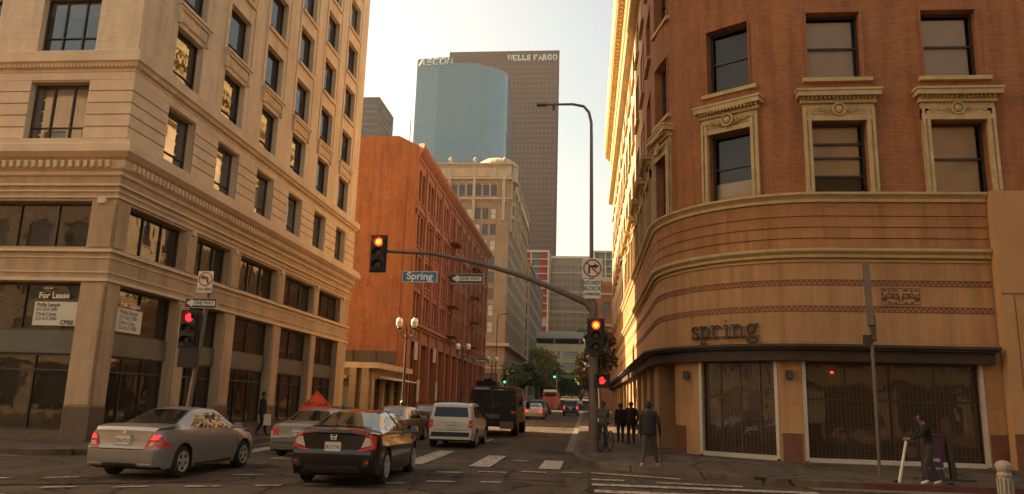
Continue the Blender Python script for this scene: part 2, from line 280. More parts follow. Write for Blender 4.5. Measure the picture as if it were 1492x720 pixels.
# ---------------------------------------------------------------- facade system
class Path:
    def __init__(s, pts):
        s.p = [Vector((*q, 0)) for q in pts]; s.u = [0]
        for a, b in zip(s.p, s.p[1:]): s.u.append(s.u[-1]+(b-a).length)
        s.n = []
        for a, b in zip(s.p, s.p[1:]): d = (b-a).normalized(); s.n.append(Vector((d.y, -d.x, 0)))
        s.m = [s.n[0]]
        for a, b in zip(s.n, s.n[1:]): h = (a+b).normalized(); s.m.append(h/max(.3, h.dot(a)))
        s.m.append(s.n[-1])
    def seg(s, u):
        k = 0
        while k < len(s.n)-1 and u > s.u[k+1]-1e-6: k += 1
        return k
    def P(s, u, z, d=0, mitre=False):
        k = s.seg(u); t = (u-s.u[k])/(s.u[k+1]-s.u[k]); p = s.p[k].lerp(s.p[k+1], t)
        nn = s.m[k].lerp(s.m[k+1], t) if mitre else s.n[k]
        if not mitre and s.u[k+1]-s.u[k] < 1: nn = s.m[k].lerp(s.m[k+1], t)
        q = p+nn*d; return Vector((q.x, q.y, z))
    def breaks(s, u0, u1): return sorted({u0, u1, *[x for x in s.u if u0+1e-4 < x < u1-1e-4]})
    def wall(s, b, u0, u1, z0, z1, openings, depth=.3):
        us = sorted({u0, u1, *s.breaks(u0, u1), *[x for o in openings for x in o[:2] if u0 < x < u1]}); zs = sorted({z0, z1, *[x for o in openings for x in o[2:4] if z0 < x < z1]})
        for i in range(len(us)-1):
            um = (us[i]+us[i+1])/2; run = None; ol = [o for o in openings if o[0] < um < o[1]]
            for j in range(len(zs)-1):
                zm = (zs[j]+zs[j+1])/2; solid = not any(o[2] < zm < o[3] for o in ol)
                if solid and run is None: run = zs[j]
                if (not solid or j == len(zs)-2) and run is not None:
                    ze = zs[j+1] if solid else zs[j]
                    b.quad(s.P(us[i], run), s.P(us[i+1], run), s.P(us[i+1], ze), s.P(us[i], ze)); run = None
        for o in openings:
            dp = o[4] if len(o) > 4 else depth; A = s.P(o[0], 0); B = s.P(o[1], 0); nA = s.P(o[0], 0, 1)-A; nB = s.P(o[1], 0, 1)-B
            nn = (nA+nB).normalized()*dp
            def q(p, z, t): return Vector((p.x, p.y, z))-nn*t
            b.quad(q(A, o[2], 0), q(A, o[3], 0), q(A, o[3], 1), q(A, o[2], 1)); b.quad(q(B, o[3], 0), q(B, o[2], 0), q(B, o[2], 1), q(B, o[3], 1))
            bs = [u for u in s.breaks(o[0], o[1])]; front = [s.P(u, 0) for u in bs]
            for z, fl in ((o[2], 0), (o[3], 1)):
                pl = [Vector((p.x, p.y, z)) for p in front]+[q(B, z, 1), q(A, z, 1)]
                b.poly(pl if fl else pl[::-1])
    def band(s, b, prof, u0, u1, caps=True):
        us = s.breaks(u0, u1); rows = [[s.P(u, z, d, True) for d, z in prof] for u in us]
        for A, B in zip(rows, rows[1:]):
            for k in range(len(prof)-1): b.quad(A[k], B[k], B[k+1], A[k+1])
        if caps: b.poly(rows[0]); b.poly(rows[-1][::-1])
    def rect(s, b, u0, u1, z0, z1, d, t=None):     # moulding bar, outer face at d, back on wall
        s.band(b, [(t if t is not None else -.02, z0), (d, z0), (d, z1), (t if t is not None else -.02, z1)], u0, u1)
    def block(s, b, u0, u1, z0, z1, d0, d1, tz=0, sh=0):
        A = s.P(u0, 0); B = s.P(u1, 0); n = ((s.P(u0, 0, 1)-A)+(s.P(u1, 0, 1)-B)).normalized()
        def q(p, z, d): return Vector((p.x, p.y, z))+n*d
        b.hexa([q(A, z0, d0), q(B, z0, d0), q(B, z0, d1-sh), q(A, z0, d1-sh), q(A, z1, d0), q(B, z1, d0), q(B, z1, d1), q(A, z1, d1)])
def sash(path, parent, u0, u1, z0, z1, d=-.28, rails=(.5,), cols=(), fm='frame_dark', pm='pane_dark', ft=.07, name='window', blind=None, dark=False, pt=.03):
    """a window: frame mesh (part) with its pane (sub-part)"""
    b = MB(); blk = lambda a0, a1, c0, c1, e0=-.05, e1=.0: path_chord(path, b, u0, u1, a0, a1, c0, c1, d+e0, d+e1)
    W = u1-u0; H = z1-z0; f = ft
    blk(0, f/W, z0, z1); blk(1-f/W, 1, z0, z1); blk(f/W, 1-f/W, z0, z0+f); blk(f/W, 1-f/W, z1-f, z1)
    for r in rails: blk(f/W, 1-f/W, z0+H*r-pt, z0+H*r+pt, -.04, .01)
    for c in cols: blk(c-.025/W, c+.025/W, z0+f, z1-f, -.045, .004)
    o = b.build(name, fm, parent, world=True)
    g = MB(); path_chord(path, g, u0, u1, 0, 1, z0, z1, d-.07, d-.055, face=True); g.build('pane', pm, o, world=True)
    if blind is not None:
        for (t0, t1) in blind:
            g = MB(); path_chord(path, g, u0, u1, .03, .9, z0+H*t0, z0+H*t1, d-.12, d-.11, face=True); g.build('blind', 'blind', o, world=True)
        g = MB(); path_chord(path, g, u0-.15, u1+.15, 0, 1, z0-.2, z1+.2, d-.7, d-.69, face=True); g.build('dark_room_sheet', 'interior', o, world=True)  # flat sheet coloured dark in place of the unlit room
    return o
def path_chord(path, b, u0, u1, t0, t1, z0, z1, d0, d1, face=False):
    A = path.P(u0, 0); B = path.P(u1, 0); n = ((path.P(u0, 0, 1)-A)+(path.P(u1, 0, 1)-B)).normalized(); a = A.lerp(B, t0); c = A.lerp(B, t1)
    def q(p, z, d): return Vector((p.x, p.y, z))+n*d
    if face: b.quad(q(a, z0, d1), q(c, z0, d1), q(c, z1, d1), q(a, z1, d1))
    else: b.hexa([q(a, z0, d0), q(c, z0, d0), q(c, z0, d1), q(a, z0, d1), q(a, z1, d0), q(c, z1, d0), q(c, z1, d1), q(a, z1, d1)])
def gz(y):   # height of the street along its length
    if y < 12: return -.09
    if y < 200: return -.09+.0075*(y-12)
    return 1.32+.03*(min(y, 330)-200)
# ================================================================ setting
def slab(name, outline, dz, m, thick=.15, world=True):
    """raised slab following the street's slope"""
    b = MB(); pts = [(x, y, gz(y)+dz) for x, y in outline]; n = len(pts)
    b.poly(pts)
    for i in range(n):
        a, c = pts[i], pts[(i+1) % n]; b.quad((a[0], a[1], a[2]-thick), (c[0], c[1], c[2]-thick), c, a)
    return struct(b.build(name, m))
b = MB(); ys = [-60, 12, 200, 330, 700, 4000]
zz = lambda y: gz(y)-.0 if y <= 330 else gz(330)+(min(y, 700)-330)*.02
for a, c in zip(ys, ys[1:]): b.quad((-3000, a, zz(a)-.012), (3000, a, zz(a)-.012), (3000, c, zz(c)-.012), (-3000, c, zz(c)-.012))
struct(b.build('ground', 'asphalt'))
def strip(b, quadpts, dz=.004): b.poly([(x, y, gz(y)+dz) for x, y in quadpts])
# concrete gutters and patches of newer asphalt
b = MB()
strip(b, [(-.75, 29), (-.4, 29), (-.4, 118), (-.75, 118)]); strip(b, [(-11.9, 27), (-11.5, 27), (-11.5, 118), (-11.9, 118)])
strip(b, [(-40, 19.8), (-15.2, 19.8), (-15.2, 20.3), (-40, 20.3)]); strip(b, [(5.3, 19.1), (40, 19.1), (40, 19.7), (5.3, 19.7)])
struct(b.build('gutter_pavement', 'concrete_gutter'))
b = MB()
strip(b, [(-40, 5), (40, 5), (40, 13.4), (-40, 13.4)], .004); strip(b, [(-1.6, 28.2), (-.78, 28.6), (-.8, 37), (-1.5, 37.2)]); strip(b, [(-40, 13.4), (-13, 13.4), (-8, 16.0), (-13, 16.0), (-40, 15.9)], .0045)
strip(b, [(-5, 33), (-3.2, 33), (-3.1, 45), (-4.9, 45)]); strip(b, [(.06, 15.5), (.14, 15.5), (.12, 21.4), (.04, 21.4)], .006)
strip(b, [(-1.9, 19.0), (-.5, 18.75), (-.48, 18.9), (-1.9, 19.1)], .006)
struct(b.build('patched_road', 'asphalt_patch'))
b = MB()
def skew(cx, cy, wx, wy, sk=0): strip(b, [(cx-wx/2, cy-wy/2), (cx+wx/2, cy-wy/2), (cx+wx/2+sk, cy+wy/2), (cx-wx/2+sk, cy+wy/2)], .008)
for k in range(6):      # ladder crossing over the side street
    x = -1.0-1.94*k; ln = 3.0 if k == 0 else (4.2 if k == 1 else 5.6); skew(x, 21.9+ln/2, .6, ln, .03)
for xa, ya, xb, yb in [(-11.31, 15.69, -10.81, 16.03), (-12.6, 15.0, -11.87, 15.4), (-10.29, 14.2, -9.78, 14.5), (-9.14, 14.66, -8.62, 14.96), (-7.97, 15.19, -7.38, 15.45), (-6.76, 15.74, -6.29, 15.98), (-8.05, 17.56, -7.46, 17.79), (-5.9, 16.3, -5.4, 16.5), (-4.45, 17.1, -4.0, 17.26), (-3.59, 17.8, -2.97, 17.9), (-2.4, 18.1, -1.93, 18.15), (-3.79, 19.95, -3.13, 20.08), (-2.78, 20.5, -2.05, 20.5), (-1.69, 20.95, -1.04, 20.9), (-.64, 21.15, -.1, 21.1), (-11.9, 13.0, -11.3, 13.3)]:
    strip(b, [(xa, ya-.11), (xb, yb-.11), (xb+.02, yb+.11), (xa+.02, ya+.11)], .008)
for xa, ya, xb, yb, h in [(.15, 21.3, 2.4, 20.45, .16), (.15, 19.55, .95, 19.6, .16), (1.7, 19.42, 3.7, 19.2, .14), (.15, 18.45, 5.2, 18.4, .22), (.2, 17.15, 5.6, 17.1, .25), (6.0, 18.1, 12, 18.1, .16)]:
    strip(b, [(xa, ya-h), (xb, yb-h), (xb, yb+h), (xa, ya+h)], .008)
for x in (-4.3, -8.0):
    for k in range(12): y = 34+k*7.2; strip(b, [(x-.05, y), (x+.05, y), (x+.05, y+2.1), (x-.05, y+2.1)], .008)
strip(b, [(-11.2, 104), (-.8, 104), (-.8, 104.5), (-11.2, 104.5)], .008); strip(b, [(-11.2, 118), (-.8, 118), (-.8, 118.4), (-11.2, 118.4)], .008)
strip(b, [(-11.2, 114), (-.8, 114), (-.8, 114.4), (-11.2, 114.4)], .008)
struct(b.build('road_markings', 'road_paint'))
b = MB(); strip(b, [(-15, 12.2), (-10.2, 13.1), (-10.2, 13.22), (-15, 12.34)], .009); struct(b.build('yellow_road_markings', 'road_yellow'))
for cx, cy, lb in ((-1.98, 24.3, 'round manhole cover between the two rightmost crossing bars'), (2.9, 16.4, 'round manhole cover just below the long crossing stripes')):
    b = MB(); b.lathe([(.33, -.02), (.33, .014), (.3, .016), (.28, .012), (0, .012)], (0, 0, 0), 20); mh = b.build('manhole_cover', 'metal_dark'); mh.location = (cx, cy, gz(cy)); tag(mh, lb, 'manhole cover')
arcR = [(-.4+0, 29.5), (-.42, 27.5), (-.32, 25.4), (-.05, 23.9), (.45, 22.9), (1.2, 22.2), (2.2, 21.5), (3.4, 20.7), (4.6, 20.0), (5.6, 19.7)]
inset = lambda pts, cx, cy, d: [(x+(cx-x)/math.hypot(cx-x, cy-y)*d, y+(cy-y)/math.hypot(cx-x, cy-y)*d) for x, y in pts]
kR = [(-.4, 118)]+arcR+[(60, 19.7)]
kRi = [(-.22, 118)]+inset(arcR, 5, 28, .18)+[(60, 19.88)]
slab('sidewalk_right', kRi+[(60, 28), (7.8, 28), (5, 30), (4, 34), (4, 118)], .15, 'sidewalk')
def kerb(name, o, i, m='kerb', dz=.152):
    b = MB()
    for (a, c, d, e) in zip(o, o[1:], i[1:], i):
        A, C, D, E_ = [(p[0], p[1], gz(p[1])+dz) for p in (a, c, d, e)]; b.quad(A, C, D, E_); b.quad((A[0], A[1], A[2]-.17), (C[0], C[1], C[2]-.17), C, A); b.quad(E_, D, (D[0], D[1], D[2]-.1), (E_[0], E_[1], E_[2]-.1))
    return struct(b.build(name, m))
kerb('kerb_right', kR[:-1]+[(6.6, 19.7)], kRi[:-1]+[(6.6, 19.88)])
kerb('red_kerb', [(6.6, 19.7), (60, 19.7)], [(6.6, 19.88), (60, 19.88)], 'kerb_red')
arcL = [(-11.9, 29), (-11.95, 26), (-12.2, 24.0), (-12.8, 22.4), (-13.8, 21.2), (-15.2, 20.45), (-17, 20.3)]
kL = [(-11.9, 118)]+arcL+[(-80, 20.3)]; kLi = [(-12.08, 118)]+inset(arcL, -17, 26, .18)+[(-80, 20.48)]
slab('sidewalk_left', kLi+[(-80, 24.5), (-16.6, 24.5), (-16.6, 118)], .15, 'sidewalk'); kerb('kerb_left', kL, kLi)
slab('sidewalk_far_left', [(-11.9, 146), (-11.9, 210), (-30, 210), (-30, 146)], .15, 'sidewalk'); slab('sidewalk_far_right', [(-.4, 138), (-.4, 210), (10, 210), (10, 138)], .15, 'sidewalk')
slab('lot_ground', [(-16.5, 49), (-16.5, 68), (-60, 68), (-60, 49)], .13, 'asphalt_patch')
# ================================================================ left corner office building
L = thing('office_building', 'tall cream stone corner office building with dark storefronts under a heavy cornice', 'building', (-15.9, 23.7, 0))
PL = Path([(-60, 23.7), (-15.9, 23.7), (-15.9, 49.7), (-60, 49.7)]); SY = lambda y: y+20.4; FX = lambda x: x+60; UE = 44.1+26
sidebays = [(24.5, 28.35), (29.2, 32.25), (33.3, 37.6), (38.6, 43.05), (43.85, 48.0)]
frontbays = [(-21.2, -16.8), (-26.4, -22.0)]
bays = [(SY(a), SY(c)) for a, c in sidebays]+[(FX(a), FX(c)) for a, c in frontbays]
wins = [(SY(26+3.96*k), SY(28+3.96*k)) for k in range(6)]; fw_ = [(FX(-19.75), FX(-17.53)), (FX(-23.6), FX(-21.4))]
rowz = [(13.66, 15.8)]+[(13.66+3.12*k, 15.85+3.12*k) for k in range(1, 9)]
opl = [(a, c, .12, 5.3, .55) for a, c in bays]+[(a, c, 6.5, 8.1, .4) for a, c in bays]
opu = [(a, c, z0, z1, .32) for a, c in wins+fw_ for z0, z1 in rowz]+[(a, c, 10.33, 12.45, .34) for a, c in wins+fw_]
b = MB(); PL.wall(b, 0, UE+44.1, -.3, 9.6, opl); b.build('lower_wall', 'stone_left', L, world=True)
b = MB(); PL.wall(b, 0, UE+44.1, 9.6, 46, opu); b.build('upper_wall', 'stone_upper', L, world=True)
b = MB(); b.box(-59.5, -17.2, 25.0, 48.4, .5, 45.5); b.build('light_block_core', 'interior', L, world=True)  # unseen box added inside to stop sun leaking through the windows
b = MB(); b.box(-60, -15.95, 23.75, 49.65, 45.6, 45.9); b.build('roof', 'stone_trim', L, world=True)
b = MB(); PL.band(b, [(0, 45), (.5, 45.3), (.9, 45.8), (.9, 46.3), (0, 46.4)], 0, UE+44.1); b.build('top_cornice', 'stone_trim', L, world=True)
b = MB()      # main cornice above the storefronts
PL.band(b, [(0, 8.95), (.10, 9.0), (.10, 9.12), (.20, 9.2), (.20, 9.5), (.34, 9.56), (.52, 9.72), (.52, 9.98), (.44, 10.03), (.44, 10.16), (0, 10.3)], 20, UE+2)
u = 24.0
while u < UE: PL.block(b, u, u+.13, 9.22, 9.46, .18, .34); u += .27
b.build('cornice', 'stone_trim', L, world=True)
b = MB()
for z, h, d in ((8.2, .06, .07), (8.42, .05, .05), (8.62, .08, .09), (6.32, .10, .10), (5.33, .10, .08), (5.62, .04, .04), (6.12, .04, .04), (10.28, .06, .05)): PL.rect(b, 20, UE+1, z, z+h, d)
b.build('storefront_moulding', 'stone_trim', L, world=True)
b = MB()
PL.band(b, [(0, 12.78), (.06, 12.8), (.06, 12.9), (.14, 12.95), (.22, 13.08), (.30, 13.12), (.30, 13.5), (.24, 13.54), (0, 13.62)], 20, UE+2)
u = 30.0
while u < UE: PL.block(b, u, u+.07, 12.93, 13.05, .1, .2); u += .14
b.build('belt_course', 'stone_trim', L, world=True)
b = MB()      # rusticated courses: blocks proud of the wall between the windows
segs = []; cuts = sorted(fw_+wins); pu = 20.0
for a, c in cuts: segs.append((pu, a-.001)); pu = c+.001
segs.append((pu, UE))
for a, c in segs:
    b = MB(); PL.rect(b, a, c, 10.33, 12.5, .012, 0)
    for k in range(5):
        z0 = 10.34+k*.44; PL.rect(b, a, c, z0, z0+.385, .07, 0)
    b.build('rusticated_pier', 'stone_trim', L, world=True)
b = MB(); PL.rect(b, 20, UE, 12.5, 12.78, .06, 0); b.build('frieze', 'stone_trim', L, world=True)
for a, c in wins:      # bracketed hoods over the first upper row
    b = MB(); PL.block(b, a-.26, c+.26, 16.58, 16.70, 0, .22); PL.block(b, a-.22, c+.22, 16.46, 16.58, 0, .16); PL.block(b, a-.16, c+.16, 16.02, 16.46, 0, .07)
    for q in (a-.2, c+.02): PL.block(b, q, q+.16, 15.85, 16.46, 0, .14)
    for k in range(7): PL.block(b, a-.05+k*.3, a+.1+k*.3, 16.1, 16.38, .07, .095)
    b.build('window_hood', 'stone_trim', L, world=True)
rl = random.Random(11)
for j, (z0, z1) in enumerate(rowz[:7]):
    for iw, (a, c) in enumerate(wins+fw_):
        if (j < 4 and rl.random() < .5): bl_ = [(1-rl.choice((.3, .45, .6, .9)), .97)]
        else: bl_ = [] if j < 4 else None
        sash(PL, L, a, c, z0, z1, d=-.26, rails=(.22,) if a > SY(23) else (.28,), cols=() if a > SY(23) else (.33, .67), fm='frame_bronze', pm='pane_upper' if bl_ is not None else 'pane_sky', ft=.05, pt=.018, blind=bl_)
for z0, z1 in rowz[1:6]:
    for a, c in wins: b = MB(); PL.block(b, a-.12, c+.12, z0-.16, z0-.002, 0, .12); b.build('sill', 'stone_trim', L, world=True)
for a, c in wins[1:]:
    for q in (c+.3, a-.36): b = MB(); PL.block(b, q, q+.06, 16.8, 40, 0, .05); b.build('wall_strip', 'stone_trim', L, world=True)
for (a, c) in wins+fw_: sash(PL, L, a, c, 10.33, 12.45, d=-.28, rails=(.24,), cols=() if a > SY(23) else (.33, .67), fm='frame_bronze', pm='pane_sky', ft=.05, pt=.018)
for (a, c) in bays:
    sash(PL, L, a, c, 6.5, 8.1, d=-.32, rails=(), cols=(.36, .68), fm='frame_bronze', pm='pane_shop', ft=.07, name='mezzanine_window')
    sash(PL, L, a, c, 3.7, 5.3, d=-.38, rails=(), cols=(.5,), fm='frame_dark', pm='pane_shop', ft=.07, name='transom_window')
    sash(PL, L, a, c, .45, 2.95, d=-.38, rails=(.78,), cols=(.34, .66), fm='frame_dark', pm='pane_shop', ft=.08, name='shopfront')
    b = MB(); path_chord(PL, b, a, c, 0, 1, 2.95, 3.7, -.5, -.30); b.build('sign_band', 'sign_band', L, world=True)
    b = MB(); path_chord(PL, b, a, c, 0, 1, -.1, .45, -.5, -.28); b.build('bulkhead', 'granite', L, world=True)
b = MB()
prev = FX(-22.0)
edges = sorted(bays); pu = FX(-27.2)
for (a, c) in edges:
    if a-pu > .2: b = MB(); PL.rect(b, max(pu, a-1.8) if pu < 34 else pu+.0, a, -.1, 1.24, .05, 0); b.build('granite_base', 'granite', L, world=True)
    pu = c
b = MB(); PL.rect(b, pu, UE-.3, -.1, 1.24, .05, 0); b.build('granite_base', 'granite', L, world=True)
b = MB(); pu = FX(-22.0)
for (a, c) in edges:
    if a > pu+.2 and a-pu < 1.9:
        for (q0, q1) in ((pu+.10, a-.10),) if a-pu < 1.3 else ((pu+.08, 44.02), (44.18, a-.08)):
            for za, zb in ((1.30, 5.2), (6.5, 8.0)): b = MB(); PL.rect(b, q0, q1, za, zb, .045, 0); b.build('pilaster', 'stone_left', L, world=True)
    pu = c
for (a, c) in bays:
    b = MB()
    for q in (c+.25,): PL.block(b, q, q+.3, 8.0, 8.2, 0, .12)
    b.build('pilaster_cap', 'stone_trim', L, world=True)
# lease notice behind the glass
Yp = 23.7+.33
b = MB(); b.box(-18.55, -17.02, Yp-.03, Yp, 3.86, 4.66); nb = b.build('lease_board', 'sign_white', L, world=True)
def ft(t, s, x, z, m='sign_black', p=L, y=Yp-.034, name='lettering', al='LEFT', bold=.002, sq=1): return text_part(t, s, name, m, p, (x, y, z), (1, 0, 0), (0, 0, 1), .002, al, bold, True, sq)
ft('For Lease', .28, -18.45, 4.87, 'letter_white', bold=.006); ft('AVAILABLE', .07, -18.3, 5.12, 'letter_white')
ft('Phillip Sample', .17, -18.47, 4.55, sq=.9); ft('213 613 3301', .155, -18.47, 4.40, sq=.9); ft('Chris Caras', .17, -18.47, 4.24, sq=.9); ft('213 613 3303', .155, -18.47, 4.09, sq=.9); ft('CBRE', .2, -17.55, 3.96, bold=.008)
Xp = -15.9-.33
b = MB(); b.box(Xp, Xp+.02, 25.0, 26.5, 3.8, 4.62); b.build('lease_board', 'sign_white', L, world=True)
for k, (t, z) in enumerate((('For Lease', 4.78), ('Phillip Sample', 4.5), ('213 613 3301', 4.32), ('Chris Caras', 4.14), ('213 613 3303', 3.96))):
    text_part(t, .2 if k else .3, 'lettering', 'sign_black' if k else 'letter_white', L, (Xp+.025, 25.12, z), (0, 1, 0), (0, 0, 1), .002, 'LEFT')
b = MB(); b.box(-20.6, -19.72, Yp-.02, Yp, .95, 1.95); pb = b.build('window_poster', 'trousers_tan', L, world=True)
ft('PARK', .2, -20.5, 1.8, 'sign_black', sq=.9)
for k in range(5): ft('PUBLIC NOTICE', .085, -20.5, 1.55-.12*k, 'sign_black')
b = MB()          # folding security lattice behind the shopfront glass of the corner bay
for k in range(26):
    y = 24.6+k*.14
    b.tube([(-16.33, y, .5), (-16.33, y+1.2, 2.85)], .008, 4); b.tube([(-16.33, y+1.2, .5), (-16.33, y, 2.85)], .008, 4)
# ================================================================ orange brick loft building
O = thing('brick_loft_building', 'orange painted brick loft building with a blank end wall and arched top floor windows', 'building', (-15.9, 67.5, 0))
PO = Path([(-60, 67.5), (-15.9, 67.5), (-15.9, 119.4), (-60, 119.4)]); OY = lambda y: y-67.5+44.1
nb_ = 12; bp_ = 51.9/nb_
pairs = []
for k in range(nb_):
    y0 = 67.5+k*bp_+.55; pairs += [(OY(y0+.25), OY(y0+1.45)), (OY(y0+1.85), OY(y0+3.05))]
zrows = [(9.3, 11.6), (12.6, 15.0), (16.0, 18.9), (20.2, 23.3)]
ops = [(a, c, z0, z1, .35) for a, c in pairs for z0, z1 in zrows]+[(OY(67.5+k*bp_+.8), OY(67.5+k*bp_+3.75), .4, 7.0, .5) for k in range(nb_)]
b = MB(); PO.wall(b, 0, 44.1, -.3, 24.4, []); b.poly([(-60, 67.5, 24.4), (-15.9, 67.5, 24.4), (-15.9, 67.5, 25.3), (-17.84, 67.5, 26.3), (-60, 67.5, 26.35)])
b.poly([(-60, 67.85, 24.4), (-15.9, 67.85, 24.4), (-15.9, 67.85, 25.3), (-17.84, 67.85, 26.3), (-60, 67.85, 26.35)]); b.quad((-17.84, 67.5, 26.3), (-17.84, 67.85, 26.3), (-60, 67.85, 26.35), (-60, 67.5, 26.35)); b.quad((-15.9, 67.5, 25.3), (-15.9, 67.85, 25.3), (-17.84, 67.85, 26.3), (-17.84, 67.5, 26.3))
b.build('end_wall', 'brick_orange', O, world=True)
b = MB(); PO.wall(b, 44.1, 96, -.3, 25.0, ops); PO.wall(b, 96, 140.1, -.3, 25, [])
for a, c in pairs:     # brick spandrels turning the top openings into arches
    um = (a+c)/2; r = (c-a)/2
    for sgn in (-1, 1):
        pts = [PO.P(um+sgn*r, 23.3, -.002)]+[PO.P(um+sgn*r*cos(t*pi/12), 23.3-r+r*sin(t*pi/12), -.002) for t in range(0, 7)]
        b.poly(pts)
b.build('street_wall', 'orange_trim', O, world=True)
b = MB(); b.box(-59.5, -17, 68.5, 118.5, .5, 24.2); b.build('light_block_core', 'interior', O, world=True)  # unseen sun-blocking box, added inside the loft too
b = MB(); b.box(-60, -16, 67.9, 119.3, 24.3, 24.6); b.build('roof', 'orange_base', O, world=True)
b = MB(); PO.band(b, [(0, 23.95), (.15, 24.05), (.15, 24.35), (.3, 24.45), (.62, 24.8), (.70, 25.0), (.70, 25.25), (.6, 25.35), (0, 25.5)], 44.1, 96.2); b.build('cornice', 'orange_trim', O, world=True)
b = MB()
for z, h, d in ((19.2, .3, .16), (19.6, .15, .08), (15.4, .12, .07), (12.1, .12, .07), (8.25, .2, .16), (8.5, .3, .3), (7.2, .15, .1)): PO.rect(b, 44.1, 96, z, z+h, d)
b.build('belt_course', 'orange_trim', O, world=True)
for k in range(nb_+1):
    b = MB(); u = OY(67.5+k*bp_); u0, u1 = max(44.11, u-.38), min(95.99, u+.38); PO.block(b, u0, u1, 8.8, 19.2, 0, .17); PO.block(b, u0, u1, 19.75, 23.95, 0, .14); PO.block(b, u0, u1, 0, 8.2, 0, .2)
    PO.block(b, max(44.11, u-.45), min(95.99, u+.45), 18.75, 19.9, .0, .24)
    b.build('pilaster', 'orange_trim', O, world=True)
def osill(o, a, c, z0, z1, arched):
    b = MB(); PO.block(b, a-.1, c+.1, z0-.18, z0-.01, 0, .12); b.build('sill', 'orange_trim', o, world=True)
    if not arched: b = MB(); PO.block(b, a-.1, c+.1, z1+.01, z1+.16, 0, .08); b.build('lintel', 'orange_trim', o, world=True)
for i, (a, c) in enumerate(pairs):
    for j, (z0, z1) in enumerate(zrows):
        osill(sash(PO, O, a, c, z0, z1, d=-.25, rails=(.5,), fm='frame_dark', pm='pane_dark', ft=.07), a, c, z0, z1, j == 3)
for k in range(nb_):
    u = OY(67.5+k*bp_); sash(PO, O, u+.8, u+3.75, .4, 7.0, d=-.4, rails=(.5, .62), cols=(.33, .66), fm='orange_base', pm='pane_shop', name='shopfront', ft=.12)
b = MB(); PO.rect(b, 44.11, 96, 7.0, 7.2, .12, 0); b.build('shop_lintel', 'orange_trim', O, world=True)
b = MB(); b.tube([(-15.62, 87.3, 6.5), (-15.62, 87.3, 24)], .07, 6); b.build('drainpipe', 'orange_trim', O, world=True)
for q in ((71.0, 71.9, 1.6, 3.6), (79.9, 80.7, 1.8, 3.7), (69.2, 70.4, 5.4, 7.0), (78, 79.2, 5.6, 7.0)): b = MB(); b.box(-15.72, -15.62, *q); b.build('wall_poster', 'blind', O, world=True)
def fire_escape(y0, y1, zs):
    f = MB(); X0 = -15.85; X1 = -14.75
    for z in zs:
        f.box(X0, X1, y0, y1, z, z+.05)
        for zz_ in (.5, 1.0): f.tube([(X0, y0, z+zz_), (X1, y0, z+zz_), (X1, y1, z+zz_), (X0, y1, z+zz_)], .025, 4)
        n = int((y1-y0)/.25)
        for k in range(n+1): y = y0+(y1-y0)*k/n; f.tube([(X1, y, z), (X1, y, z+1.0)], .014, 4)
        for k in range(4): x = X0+(X1-X0)*k/4; f.tube([(x, y0, z), (x, y0, z+1)], .014, 4); f.tube([(x, y1, z), (x, y1, z+1)], .014, 4)
        f.tube([(X0, y0+.2, z-.8), (X1, y0+.2, z)], .03, 4); f.tube([(X0, y1-.2, z-.8), (X1, y1-.2, z)], .03, 4)
    for za, zb in zip(zs, zs[1:]):
        for x in (-15.2, -14.9): f.tube([(x, y0+.4, za), (x, y1-.5, zb)], .03, 4)
    return f.build('fire_escape', 'orange_base', O, world=True)
fire_escape(84.6, 88.2, [8.9, 12.3, 15.7, 19.6]); fire_escape(101.6, 105.4, [8.9, 12.3, 15.7, 19.6])
for k in range(4):
    for z in (8.6, 12.2, 15.8, 19.6):
        b = MB(); x = -17.4-2.6*k; b.box(x-.16, x+.16, 67.44, 67.5, z-.16, z+.16); b.box(x-.04, x+.04, 67.41, 67.5, z-.3, z+.3); b.build('anchor_plate', 'orange_base', O, world=True)
b = MB(); b.tube([(-16.9, 67.4, 4.6), (-16.9, 67.4, 21.5), (-16.9, 67.6, 24.2)], .06, 6); b.build('wall_pipe', 'orange_trim', O, world=True)
b = MB(); b.tube([(-17.0, 68.2, 24.5), (-17.0, 68.2, 28.2)], .05, 6); b.build('roof_vent_pipe', 'metal_grey', O, world=True)
# low shop pavilion on the lot
Pv = thing('shop_pavilion', 'low flat roofed shop with a pale awning in the lot beside the orange building', 'building', (-16, 56.6, gz(56)))
PP = Path([(-34, 56.6), (-15.9, 56.6), (-15.9, 67.3)])
b = MB(); PP.wall(b, 0, 28.8, 0, 4.0, [(9.5, 16.9, .5, 3.2, .3), (18.9, 21.2, .3, 3.3, .3), (21.9, 24.2, .3, 3.3, .3), (24.9, 28, .3, 3.3, .3)], .3); b.box(-34, -16, 66, 67.3, 0, 4); b.build('wall', 'stone_beige', Pv, world=True)
b = MB(); b.box(-34.5, -15.3, 56.0, 67.3, 4.0, 4.42); b.build('roof', 'beige_trim', Pv, world=True)
b = MB(); b.box(-34, -16.2, 64.4, 64.6, 4.42, 5.8)
for k in range(9): b.box(-34+k*2, -33.9+k*2, 64.3, 64.4, 4.42, 5.9)
b.build('roof_screen', 'frame_bronze', Pv, world=True)
b = MB(); b.prism([(-24, 56.5, 3.45), (-24, 55.0, 3.25), (-24, 55.0, 3.15), (-24, 56.5, 3.2)], (6.3, 0, 0)); b.build('awning', 'frame_pale', Pv, world=True)
b = MB(); b.prism([(-15.8, 58, 3.5), (-14.6, 58, 3.25), (-14.6, 58, 3.18), (-15.8, 58, 3.3)], (0, 8.5, 0)); b.build('awning', 'frame_pale', Pv, world=True)
sash(PP, Pv, 9.5, 16.9, .5, 3.2, d=-.25, rails=(), cols=(.25, .5, .75), pm='pane_shop', name='shop_window')
for a, c in ((18.9, 21.2), (21.9, 24.2), (24.9, 28)): sash(PP, Pv, a, c, .3, 3.3, d=-.25, rails=(.7,), cols=(.5,), pm='pane_shop', name='shop_window')
